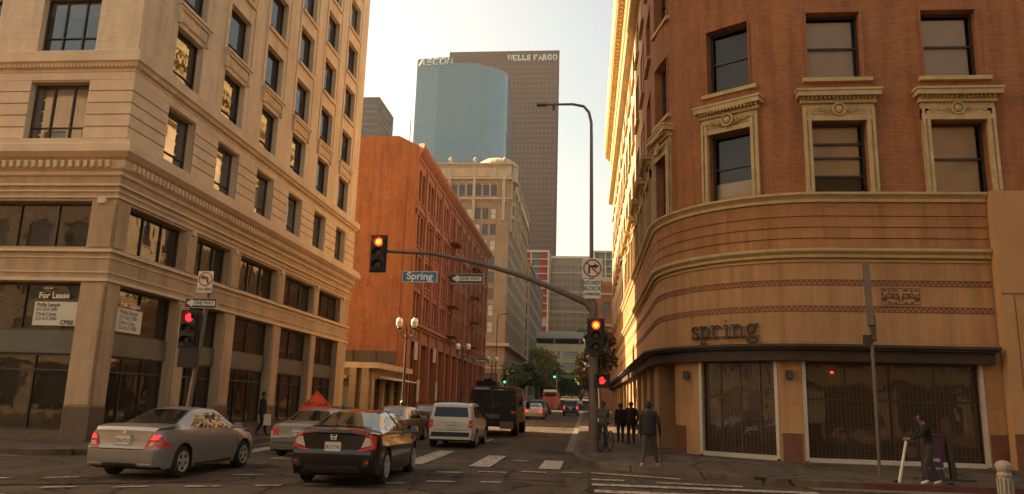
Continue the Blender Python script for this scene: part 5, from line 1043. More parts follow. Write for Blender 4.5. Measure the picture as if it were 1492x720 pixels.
class Car:
    def __init__(s, nm, label, loc, rz, body, L_, Wd, top, belt, wroof, rearprof, frontprof=None, wb=(.95, 3.6), r=.32, cat='car', zb=.2, tumble=.93, group=None):
        s.t = thing(nm, label, cat, loc, rz, group); s.L = L_; s.W = Wd/2; s.ya = wb; s.r = r; y0 = -L_/2; s.y0 = y0
        N = max(60, int(L_/.06)); ys_ = [L_*k/N for k in range(N+1)]
        lv = [.0, .28, .36, .46, .58, .70, .80, .90]
        rows = []
        for y in ys_:
            zt = lerp_tab(top, y); zbelt = min(lerp_tab(belt, y), zt-.02); W_ = s.W
            dr, df = y, L_-y
            if dr < .45: W_ *= 1-.13*((.45-dr)/.45)**2.2
            if df < 1.0: W_ *= 1-.24*((1.0-df)/1.0)**2.2
            base = zb
            for a in wb:
                ra = r+.075; dy = abs(y-a)
                if dy < ra: base = max(base, r+sqrt(ra*ra-dy*dy)*.97)
            if dr < .2: base = max(base, zb+.05)
            base = min(base, zbelt-.06)
            ptsr = []
            tr_ = lerp_tab(wroof, y)
            nl = 9
            for k in range(nl+1):
                z = max(base, zb+(zbelt-zb)*k/nl); f = (z-zb)/(max(.2, zbelt-zb))
                wf = .955+.045*sin(min(1, f*1.5)*pi/2) if f < .66 else 1-(1-tumble)*((f-.66)/.34)**1.6*.8
                ptsr.append((W_*wf, z))
            wb_ = ptsr[-1][0]; tr2 = min(tr_, W_-.08) if zt-zbelt > .1 else min(tr_, wb_-.05)
            for k in (1, 2, 3, 4):
                f = k/5; x = wb_+(tr2-wb_)*(f**1.25); z = zbelt+(zt-.05-zbelt)*f; ptsr.append((x, z))
            if zt-zbelt > .1: ptsr += [(tr2, zt-.055), (tr2-.06, zt-.025), (tr2*.7, zt-.012), (0, zt)]
            else: ptsr += [(wb_-.03, zt-.012), (wb_*.8, zt-.004), (wb_*.5, zt), (0, zt)]
            rows.append((y, ptsr))
        b = MB(); n = len(rows[0][1]); idx = []
        for y, ps in rows:
            ring = []
            for sg in (-1, 1):
                for (x, z) in (ps if sg < 0 else ps[:-1][::-1]):
                    yy = y; 
                    if y < .5: yy += lerp_tab(rearprof, z)*(1-y/.5)
                    if L_-y < .5 and frontprof: yy -= lerp_tab(frontprof, z)*(1-(L_-y)/.5)
                    ring.append(Vector((sg*x, y0+yy, z)))
            i = len(b.v); b.v += ring; idx.append((i, len(ring)))
        m_ = idx[0][1]
        for (i, _), (j, _) in zip(idx, idx[1:]):
            for k in range(m_-1): b.f.append((i+k, i+k+1, j+k+1, j+k)); b.mi.append(0)
            b.f.append((i+m_-1, i, j, j+m_-1)); b.mi.append(1)
        for (i, rev) in ((idx[0][0], 0), (idx[-1][0], 1)):
            for k in range(m_//2): b.f.append((i+k, i+k+1, i+m_-2-k, i+m_-1-k)) if k+1 < m_-2-k else None; 
            b.mi += [0]*(len(b.f)-len(b.mi))
        s.body = b.build('body', [body, 'plastic_black'], s.t, smooth=True)
        s.bvh = BVHTree.FromPolygons([tuple(v) for v in b.v], b.f)
        me = s.body.data
        try: me.set_sharp_from_angle(angle=radians(32))
        except Exception: pass
        for a in wb:
            for sg in (-1, 1): wheel(s.t, sg*(s.W-.02), y0+a, r)
        c = MB(); c.box(-s.W*.85, s.W*.85, y0+.3, -y0-.3, zb-.02, zb+.25); c.build('underbody', 'plastic_black', s.t)
    def hit(s, p, d):
        h = s.bvh.ray_cast(Vector(p), Vector(d)); return h[0]
    def patch(s, nm, m, A, B, side, n=10, k=4, off=.008, parent=None):
        """sheet ruled between polylines A and B laid on the body; side: rear/right/left/top/front. returns the object"""
        def samp(P, t):
            ls = [0]
            for a, c in zip(P, P[1:]): ls.append(ls[-1]+math.dist(a, c))
            x = t*ls[-1]
            for i in range(len(P)-1):
                if x <= ls[i+1]+1e-9: f = (x-ls[i])/max(1e-9, ls[i+1]-ls[i]); return (P[i][0]+(P[i+1][0]-P[i][0])*f, P[i][1]+(P[i+1][1]-P[i][1])*f)
            return P[-1]
        g = MB(); grid = []
        for i in range(n+1):
            row = []
            for j in range(k+1):
                a = samp(A, i/n); c = samp(B, i/n); u = a[0]+(c[0]-a[0])*j/k; v = a[1]+(c[1]-a[1])*j/k
                if side == 'rear': h = s.hit((u, -9, v), (0, 1, 0)); o = (0, -off, 0)
                elif side == 'front': h = s.hit((u, 9, v), (0, -1, 0)); o = (0, off, 0)
                elif side == 'top': h = s.hit((u, v+s.y0, 9), (0, 0, -1)); o = (0, 0, off)
                elif side == 'right': h = s.hit((9, u+s.y0, v), (-1, 0, 0)); o = (off, 0, 0)
                else: h = s.hit((-9, u+s.y0, v), (1, 0, 0)); o = (-off, 0, 0)
                row.append(None if h is None else Vector(h)+Vector(o))
            grid.append(row)
        for i in range(n):
            for j in range(k):
                q = (grid[i][j], grid[i+1][j], grid[i+1][j+1], grid[i][j+1])
                if all(x is not None for x in q): g.quad(*q)
        return g.build(nm, m, parent or s.t)
    def both(s, nm, m, A, B, **kw):
        return s.patch(nm, m, A, B, 'right', **kw), s.patch(nm, m, A, B, 'left', **kw)
    def mir(s, nm, m, A, B, **kw):
        s.patch(nm, m, A, B, 'rear', **kw); return s.patch(nm, m, [(-x, z) for x, z in A], [(-x, z) for x, z in B], 'rear', **kw)
    def lic(s, z, txt, w_=.32, h=.16, frame=True):
        p = s.hit((0, -9, z), (0, 1, 0)); y = p.y-.03; b = MB(); b.box(-w_/2, w_/2, y-.008, y+.03, z-h/2, z+h/2); o = b.build('licence_plate', 'plate', s.t)
        if frame:
            g = MB()
            for q in ((-w_/2-.01, w_/2+.01, z+h/2, z+h/2+.012), (-w_/2-.01, w_/2+.01, z-h/2-.012, z-h/2), (-w_/2-.012, -w_/2, z-h/2, z+h/2), (w_/2, w_/2+.012, z-h/2, z+h/2)): g.box(q[0], q[1], y-.012, y+.03, q[2], q[3])
            g.build('plate_frame', 'chrome', o)
        if txt: text_part(txt, h*.62, 'lettering', 'sign_black', o, (0, y-.009, z-.01), (1, 0, 0), (0, 0, 1), .0005, 'CENTER', .001, False, .8)
        return o
    def mirrors(s, y, z, m):
        for sg in (-1, 1):
            b = MB(); x = sg*(s.W+.07); b.box(x-.09, x+.09, s.y0+y-.05, s.y0+y+.07, z-.05, z+.07, .025, .02); b.box(min(sg*(s.W-.12), x), max(sg*(s.W-.12), x), s.y0+y+.0, s.y0+y+.05, z-.06, z-.02); b.build('door_mirror', m, s.t)
    def seam(s, y0_, z0, y1, z1, m='plastic_black', w_=.012):
        A = [(y0_, z0), (y1, z1)]; dx, dz = z1-z0, -(y1-y0_); l = math.hypot(dx, dz); B = [(y0_+dx/l*w_, z0+dz/l*w_), (y1+dx/l*w_, z1+dz/l*w_)]
        return s.both('door_seam', m, A, B, n=10, k=1, off=.004)
ROT = lambda L_: L_
def place(rear_y, L_): return rear_y+L_/2
# --- silver two-door coupe
Lc = 4.44
CS = (1.03, 1.03, 1.09)
c = Car('silver_coupe', 'silver two door coupe with glowing brake lights, ahead of the dashed lane lines', (-9.66, 15.95+Lc/2-.05, gz(16)), radians(-3.5), 'paint_silver', Lc, 1.72,
  [(0, .93), (.04, .99), (.5, 1.03), (.85, 1.05), (1.65, 1.345), (2.1, 1.385), (2.6, 1.35), (3.35, 1.0), (4.1, .84), (4.35, .74), (4.44, .55)], [(0, .90), (.5, .95), (1.5, .92), (3.3, .87), (4.1, .76), (4.44, .5)],
  [(0, .70), (.8, .66), (1.6, .53), (2.3, .52), (3.3, .66), (4.4, .6)], [(.2, .06), (.3, 0), (.6, 0), (.64, .05), (.93, .10), (1.05, .14)], [(.2, .1), (.5, 0), (.8, .1)], wb=(.93, 3.55), r=.31)
c.patch('rear_window', 'car_glass', [(-.60, .88), (0, .83), (.60, .88)], [(-.46, 1.58), (0, 1.60), (.46, 1.58)], 'top', n=16, k=8)
c.both('side_window', 'car_glass', [(1.22, .99), (1.86, .95)], [(1.62, 1.21), (1.9, 1.255)], n=8, k=6); c.both('side_window', 'car_glass', [(1.93, .95), (3.12, .93)], [(1.97, 1.265), (2.35, 1.27), (2.62, 1.21), (3.0, .99)], n=12, k=6)
c.mir('tail_light', 'tail_red', [(.50, .60), (.60, .60), (.85, .63)], [(.66, .86), (.72, .87), (.80, .80)], n=8, k=5); c.both('tail_light', 'tail_red', [(.02, .62), (.45, .64)], [(.04, .82), (.12, .80)], n=6, k=4)
c.mir('brake_lamp', 'tail_lit', [(.60, .76), (.76, .76)], [(.66, .85), (.77, .85)], n=4, k=3, off=.014); c.mir('reverse_lamp', 'tail_clear', [(.60, .65), (.70, .65)], [(.62, .72), (.72, .72)], n=4, k=2, off=.014)
c.patch('trunk_seam', 'plastic_black', [(-.48, .565), (.48, .565)], [(-.48, .58), (.48, .58)], 'rear', n=12, k=1, off=.004); c.patch('trunk_seam', 'plastic_black', [(-.50, .57), (-.64, .87)], [(-.485, .57), (-.625, .87)], 'rear', n=6, k=1, off=.004); c.patch('trunk_seam', 'plastic_black', [(.50, .57), (.64, .87)], [(.485, .57), (.625, .87)], 'rear', n=6, k=1, off=.004)
c.patch('bumper_seam', 'plastic_black', [(-.84, .585), (-.5, .575)], [(-.84, .595), (-.5, .585)], 'rear', n=4, k=1, off=.004); c.patch('bumper_trim', 'chrome', [(-.8, .545), (.8, .545)], [(-.8, .56), (.8, .56)], 'rear', n=20, k=1, off=.006)
c.mir('reflector', 'tail_clear', [(.42, .29), (.72, .29)], [(.42, .32), (.72, .32)], n=4, k=1); c.patch('bumper_intake', 'plastic_black', [(-.4, .25), (.4, .25)], [(-.36, .31), (.36, .31)], 'rear', n=8, k=1)
c.lic(.74, '7ENZ952'); c.patch('trunk_handle', 'paint_silver', [(-.35, .84), (.35, .84)], [(-.35, .86), (.35, .86)], 'rear', n=8, k=1, off=.02)
for a in ((1.92, .25, 1.92, .93), (3.2, .3, 3.12, .92), (1.92, .25, 3.2, .28)): c.seam(*a)
c.both('rub_strip', 'paint_silver', [(1.5, .53), (3.1, .55)], [(1.5, .565), (3.1, .58)], n=14, k=1, off=.018); c.both('door_handle', 'paint_silver', [(2.0, .79), (2.16, .79)], [(2.0, .825), (2.16, .825)], n=3, k=1, off=.03)
c.both('sill_trim', 'plastic_black', [(1.4, .21), (3.15, .22)], [(1.4, .25), (3.15, .26)], n=10, k=1, off=.01); c.mirrors(3.0, .98, 'paint_silver')
g = MB(); g.lathe([(.05, 0), (.05, .02), (0, .02)], (0, c.hit((0, -9, .9), (0, 1, 0)).y-.02, .9), 10, 'y'); g.build('boot_badge', 'chrome', c.t)
c.t.scale = CS
# --- black sedan
Lc = 4.63
c = Car('black_sedan', 'glossy black four door sedan with C shaped tail lights beside the silver coupe', (-5.28, 16.12+Lc/2-.05, gz(17)), radians(.5), 'paint_black', Lc, 1.84,
  [(0, 1.0), (.05, 1.06), (.3, 1.09), (.55, 1.10), (1.5, 1.38), (2.1, 1.43), (2.7, 1.40), (3.55, 1.03), (4.3, .88), (4.55, .74), (4.63, .55)], [(0, .93), (.5, .99), (1.6, .95), (3.4, .90), (4.3, .78), (4.63, .5)],
  [(0, .74), (.6, .70), (1.5, .55), (2.4, .54), (3.5, .7), (4.6, .62)], [(.2, .08), (.32, 0), (.62, 0), (.68, .07), (.95, .10), (1.06, .08)], [(.2, .1), (.5, 0), (.8, .1)], wb=(.98, 3.68), r=.335)
c.patch('rear_window', 'car_glass', [(-.64, .62), (0, .56), (.64, .62)], [(-.48, 1.42), (0, 1.46), (.48, 1.42)], 'top', n=16, k=8)
c.both('side_window', 'car_glass', [(1.05, 1.03), (2.15, .98)], [(1.5, 1.22), (1.85, 1.30), (2.15, 1.305)], n=10, k=6); c.both('side_window', 'car_glass', [(2.22, .98), (3.35, .96)], [(2.22, 1.305), (2.6, 1.27), (3.2, 1.03)], n=12, k=6)
c.both('window_trim', 'chrome', [(1.0, 1.0), (3.4, .94)], [(1.0, 1.018), (3.4, .955)], n=16, k=1, off=.01)
# C shaped tail lamps: upper blade, outer bar, lower blade
c.mir('tail_light', 'tail_red', [(.36, 1.0), (.62, .97), (.80, .90)], [(.36, 1.03), (.64, 1.03), (.83, .94)], n=10, k=2, off=.012); c.mir('tail_light', 'tail_red', [(.79, .70), (.78, .82), (.79, .92)], [(.86, .72), (.86, .84), (.84, .93)], n=8, k=2, off=.012); c.mir('tail_light', 'tail_red', [(.52, .66), (.70, .68), (.84, .74)], [(.52, .69), (.68, .73), (.82, .79)], n=8, k=2, off=.012)
c.mir('lamp_lens', 'tail_clear', [(.58, .72), (.78, .78)], [(.66, .93), (.78, .90)], n=5, k=3, off=.008); c.both('tail_light', 'tail_red', [(.03, .84), (.24, .91)], [(.03, .93), (.22, .95)], n=6, k=2, off=.01)
c.patch('trunk_seam', 'plastic_black', [(-.5, .60), (.5, .60)], [(-.5, .615), (.5, .615)], 'rear', n=12, k=1, off=.004); c.patch('trunk_spoiler', 'paint_black', [(-.66, 1.0), (.66, 1.0)], [(-.66, 1.025), (.66, 1.025)], 'rear', n=14, k=1, off=.03)
c.patch('diffuser', 'plastic_black', [(-.62, .27), (.62, .27)], [(-.55, .40), (.55, .40)], 'rear', n=10, k=2, off=.006); c.mir('reflector', 'tail_red', [(.70, .44), (.76, .44)], [(.70, .50), (.76, .50)], n=2, k=1, off=.01); c.mir('bumper_vent', 'plastic_black', [(.62, .36), (.82, .40)], [(.64, .56), (.84, .58)], n=4, k=2)
c.lic(.74, '8LVT745')
yb_ = c.hit((0, -9, .92), (0, 1, 0)).y-.02; g = MB(); g.tube([(-.055, yb_, .955), (-.045, yb_, .885)], .009, 5); g.tube([(.055, yb_, .955), (.045, yb_, .885)], .009, 5); g.tube([(-.048, yb_, .918), (.048, yb_, .918)], .009, 5); g.tube([(-.075, yb_, .965), (-.062, yb_, .875), (.062, yb_, .875), (.075, yb_, .965), (-.075, yb_, .965)], .006, 5); g.build('boot_badge', 'chrome', c.t)
for a in ((2.18, .25, 2.18, .96), (3.38, .3, 3.36, .94), (1.28, .72, 1.1, .98), (1.4, .3, 1.28, .7)): c.seam(*a, m='chrome' if False else 'plastic_black')
c.both('door_handle', 'chrome', [(1.45, .86), (1.62, .86)], [(1.45, .885), (1.62, .885)], n=3, k=1, off=.03); c.both('door_handle', 'chrome', [(2.5, .84), (2.67, .84)], [(2.5, .865), (2.67, .865)], n=3, k=1, off=.03); c.mirrors(3.2, 1.0, 'paint_black')
c.t.scale = CS
# --- shared sedan shape for the other cars
def sedan(nm, label, x, rear, pm, W_=1.78, Lc=4.6, h=1.43, rz=0, lit=False, plate_t=None, group=None, lamp=((.52, .62), (.60, .66), (.84, .86))):
    k = h/1.43
    c = Car(nm, label, (x, rear+Lc/2, gz(rear+1)), rz, pm, Lc, W_, [(0, .92*k), (.05, .99*k), (.5, 1.03*k), (.75, 1.05*k), (1.5, 1.36*k), (2.1, h), (2.8, 1.40*k), (3.55, 1.0*k), (4.3, .84*k), (Lc, .55)], [(0, .88), (.5, .93), (1.6, .92), (3.4, .88), (4.3, .74), (Lc, .5)],
      [(0, .72), (.7, .68), (1.5, .56), (2.4, .55), (3.5, .68), (4.6, .62)], [(.2, .06), (.3, 0), (.58, 0), (.62, .05), (1.05, .10)], [(.2, .1), (.5, 0), (.8, .1)], wb=(.98, 3.62), r=.32, group=group)
    c.patch('rear_window', 'car_glass', [(-.62, .80), (0, .76), (.62, .80)], [(-.48, 1.43), (0, 1.46), (.48, 1.43)], 'top', n=14, k=6)
    c.both('side_window', 'car_glass', [(1.1, .97), (2.1, .95)], [(1.5, 1.2*k), (1.8, 1.28*k), (2.1, 1.29*k)], n=8, k=5); c.both('side_window', 'car_glass', [(2.17, .95), (3.3, .93)], [(2.17, 1.29*k), (2.6, 1.27*k), (3.15, 1.0)], n=10, k=5)
    c.mir('tail_light', 'tail_lit' if lit else 'tail_red', [(.56, .66), (.84, .68)], [(.60, .85), (.82, .84)], n=6, k=3, off=.012); c.both('tail_light', 'tail_red', [(.03, .68), (.3, .72)], [(.03, .83), (.25, .82)], n=4, k=2, off=.01)
    c.patch('trunk_seam', 'plastic_black', [(-.5, .585), (.5, .585)], [(-.5, .60), (.5, .60)], 'rear', n=10, k=1, off=.004); c.patch('bumper_trim', 'plastic_black', [(-.78, .43), (.78, .43)], [(-.78, .455), (.78, .455)], 'rear', n=12, k=1, off=.006)
    c.lic(.73, plate_t); c.mirrors(3.15, .98, pm)
    for a in ((2.13, .25, 2.13, .93), (3.35, .3, 3.3, .9), (1.4, .3, 1.25, .9)): c.seam(*a)
    return c
sedan('silver_sedan', 'silver sedan half hidden behind the black sedan, in front of the orange sign', -8.35, 22.1, 'paint_grey', 1.80, 4.6, 1.44, plate_t='6DTR210')
sedan('gold_sedan', 'dull gold sedan between the black sedan and the white SUV', -8.0, 30.6, 'paint_gold', 1.78, 4.5, 1.45, rz=radians(-3))
sedan('dark_red_sedan', 'dark red sedan glimpsed just left of the white SUV', -8.6, 40, 'paint_darkred', 1.78, 4.6, 1.43)
sedan('cream_sedan', 'cream sedan with one lit tail light, beyond the sunlit strip of road', -4.75, 71, 'paint_cream', 1.80, 4.6, 1.45, lit=True)
sedan('dark_parked_car', 'dark car parked in the lot beside the pavilion', -17.8, 50.5, 'paint_dark', 1.8, 4.6, 1.45, rz=radians(-70))
def suv(nm, label, x, rear, pm, W_=1.76, Lc=4.41, h=1.66, lit=False, plate_t=None, roof_rails=True, group=None, r=.34, cladding=True):
    k = h/1.66
    c = Car(nm, label, (x, rear+Lc/2, gz(rear+1)), 0, pm, Lc, W_, [(0, 1.50*k), (.06, 1.58*k), (.3, 1.63*k), (1.2, h), (2.4, 1.64*k), (3.05, 1.22*k), (3.2, 1.10*k), (4.2, 1.0*k), (4.35, .85), (Lc, .6)], [(0, 1.05*k), (1.5, 1.05*k), (3.1, 1.03*k), (4.2, .92*k), (Lc, .55)],
      [(0, .73), (1, .74), (2.4, .70), (3.2, .76), (4.4, .66)], [(.2, .0), (.55, 0), (.60, .08), (1.0, .08), (1.6, .26)], [(.2, .05), (.6, 0), (1, .1)], wb=(.86, 3.49), r=r, zb=.26, tumble=.97, group=group)
    c.patch('rear_window', 'car_glass', [(-.66, 1.12*k), (.66, 1.12*k)], [(-.60, 1.47*k), (.60, 1.47*k)], 'rear', n=10, k=5); c.mir('tail_light', 'tail_lit' if lit else 'tail_red', [(.68, .74), (.82, .74)], [(.68, 1.02*k), (.82, 1.02*k)], n=3, k=5, off=.014); c.mir('reverse_lamp', 'tail_clear', [(.71, .84), (.79, .84)], [(.71, .89), (.79, .89)], n=2, k=1, off=.02)
    if cladding: c.patch('rear_bumper', 'plastic_black', [(-.82, .29), (.82, .29)], [(-.84, .58), (.84, .58)], 'rear', n=14, k=2, off=.03)
    c.both('sill_cladding', 'plastic_black', [(1.3, .27), (3.0, .27)], [(1.3, .38), (3.0, .38)], n=8, k=1, off=.012)
    c.both('side_window', 'car_glass', [(.35, 1.12*k), (1.1, 1.1*k)], [(.45, 1.46*k), (1.1, 1.5*k)], n=6, k=4); c.both('side_window', 'car_glass', [(1.18, 1.1*k), (2.0, 1.09*k)], [(1.18, 1.5*k), (2.0, 1.5*k)], n=6, k=4); c.both('side_window', 'car_glass', [(2.08, 1.09*k), (2.95, 1.08*k)], [(2.08, 1.5*k), (2.35, 1.49*k), (2.8, 1.2*k)], n=8, k=4)
    c.patch('gate_seam', 'plastic_black', [(-.66, .63), (.66, .63)], [(-.66, .645), (.66, .645)], 'rear', n=8, k=1, off=.004); c.patch('gate_handle', 'chrome', [(-.25, .93), (.25, .93)], [(-.25, .95), (.25, .95)], 'rear', n=4, k=1, off=.03)
    c.lic(.82, plate_t); c.mirrors(2.9, 1.08*k, 'plastic_black')
    for a in ((2.04, .4, 2.04, 1.08), (3.05, .4, 3.02, 1.05), (1.2, .7, 1.14, 1.08)): c.seam(*a)
    if roof_rails:
        g = MB()
        for sg in (-1, 1): g.tube([(sg*.58, c.y0+.35, h-.03), (sg*.58, c.y0+.5, h+.05), (sg*.57, c.y0+2.1, h+.06), (sg*.57, c.y0+2.3, h)], .02, 6)
        g.build('roof_rail', 'plastic_black', c.t)
    return c
c = suv('white_suv', 'boxy white SUV with red tail lights and roof rails beside the dark truck', -5.05, 29.0, 'paint_white', 1.80, 4.41, 1.68, plate_t='7LEM218')
suv('dark_suv', 'dark SUV with both brake lights lit, driving alone in the right lane', -1.75, 90, 'paint_dark', 1.84, 4.6, 1.78, lit=True, cladding=False)
# queue of cars beyond
suv('dark_suv_in_queue', 'dark SUV right ahead of the cream sedan', -5.0, 80, 'paint_dark', 1.84, 4.6, 1.75, group='cars queued up the street')
sedan('grey_sedan', 'grey sedan ahead and left of the cream sedan', -8.0, 82, 'paint_grey', group='cars queued up the street')
sedan('silver_sedan_in_queue', 'pale sedan in the left lane behind the red bus', -8.6, 104, 'paint_silver', group='cars queued up the street')
suv('dark_red_suv', 'dark hatchback half hidden ahead of the dark SUV', -5.1, 92, 'paint_darkred', 1.84, 4.6, 1.6, group='cars queued up the street')
sedan('white_sedan', 'small pale car far away above the dark SUV with lit brake lights', -3.4, 168, 'paint_white', group='cars queued up the street')
sedan('white_parked_sedan', 'smallest pale car parked at the far right, before the parking structure', -1.7, 200, 'paint_white', group='cars queued up the street')
# --- dark armoured truck
t = thing('dark_truck', 'big matte black boxy truck with a loaded roof rack ahead of the white SUV', 'truck', (-4.65, 38.8, gz(39))); t.scale = (1, 1, .86)
b = MB(); W2 = 1.2; b.prism([(-W2, 0, .75), (W2, 0, .75), (W2, 0, 1.5), (1.12, .12, 2.62), (-1.12, .12, 2.62), (-W2, 0, 1.5)][:], (0, 4.6, 0)); b.hexa([(-W2, 4.55, .75), (W2, 4.55, .75), (W2, 6.6, .75), (-W2, 6.6, .75), (-1.15, 4.55, 1.7), (1.15, 4.55, 1.7), (1.05, 6.4, 1.5), (-1.05, 6.4, 1.5)]); b.build('body', 'plastic_black', t)
b = MB(); b.box(-.5, .5, -.015, .1, 1.6, 2.35); b.box(1.13, 1.2, .6, 1.5, 1.75, 2.3); b.box(1.13, 1.2, 2.0, 2.9, 1.75, 2.3); b.box(1.13, 1.2, 3.3, 4.3, 1.75, 2.3); b.build('window', 'car_glass', t)
b = MB(); b.box(-.02, .02, -.03, 0, .8, 2.5)
for z in (1.1, 1.8, 2.3): b.box(-1.1, -1.0, -.05, 0, z, z+.12); b.box(1.0, 1.1, -.05, 0, z, z+.12)
b.build('door_hinges', 'metal_dark', t)
b = MB(); b.box(-1.3, 1.3, -.45, 0, .55, .8); b.box(-1.2, 1.2, -.6, -.45, .6, .7); b.build('rear_step', 'plastic_black', t)
b = MB(); b.box(-.35, .35, -.04, -.015, 1.0, 1.25); b.build('licence_plate', 'metal_grey', t)
b = MB(); b.box(.45, 1.1, -.62, -.46, .45, .85); b.build('tow_bar', 'metal_grey', t)
for x in (-1.05, 1.05): g = MB(); g.box(x-.1, x+.1, -.03, .0, 1.3, 1.45); g.build('tail_light', 'tail_red', t)
b = MB()
for x in (-1.1, 1.1): b.tube([(x, .2, 2.8), (x, 4.4, 2.8)], .04, 6)
for y in (.2, 1.2, 2.2, 3.3, 4.4): b.tube([(-1.1, y, 2.8), (1.1, y, 2.8)], .03, 6); b.tube([(-1.1, y, 2.6), (-1.1, y, 2.82)], .03, 5); b.tube([(1.1, y, 2.6), (1.1, y, 2.82)], .03, 5)
b.build('roof_rack', 'metal_grey', t)
b = MB(); b.box(-1.0, .1, .6, 2.4, 2.86, 3.15, .05, .05); b.box(-.8, .0, 2.6, 3.8, 2.86, 3.05, .04, .04); b.box(-.6, -.2, 1.0, 1.6, 3.15, 3.3); b.build('roof_gear', 'cloth_black', t)
b = MB(); b.box(-.9, -.2, -.1, .1, 2.66, 2.74); b.build('light_bar', 'frame_pale', t)
for x in (-1.42, 1.42): b = MB(); b.box(x-.11, x+.11, 4.7, 4.8, 1.55, 2.0); b.tube([(math.copysign(1.1, x), 4.8, 1.8), (x, 4.75, 1.8)], .02, 5); b.build('door_mirror', 'plastic_black', t)
for x in (-1.22, 1.22):
    for y in (.95, 5.4): wheel(t, x, y, .5, .32, 'metal_dark', 8)
# --- red bus
t = thing('red_bus', 'red bus with a pale roof edge, seen from behind far up the street', 'bus', (-5.9, 130, gz(130))); b = MB(); b.box(-1.3, 1.3, 0, 11.5, .35, 2.95, .05, .03); b.build('body', 'paint_busred', t)
b = MB(); b.box(-1.18, 1.18, -.05, .3, 2.95, 3.35, .05, .03); b.build('roof_box', 'sign_white', t); b = MB(); b.box(-1.0, 1.0, -.02, .05, 2.2, 2.85); b.build('rear_window', 'car_glass', t)
for x in (-1.1, 1.1): b = MB(); b.box(x-.1, x+.1, -.03, .05, .9, 1.3); b.build('tail_light', 'tail_red', t)
for x in (-1.25, 1.25):
    for y in (2.5, 8.8): wheel(t, x, y, .48, .3, 'metal_dark', 6)
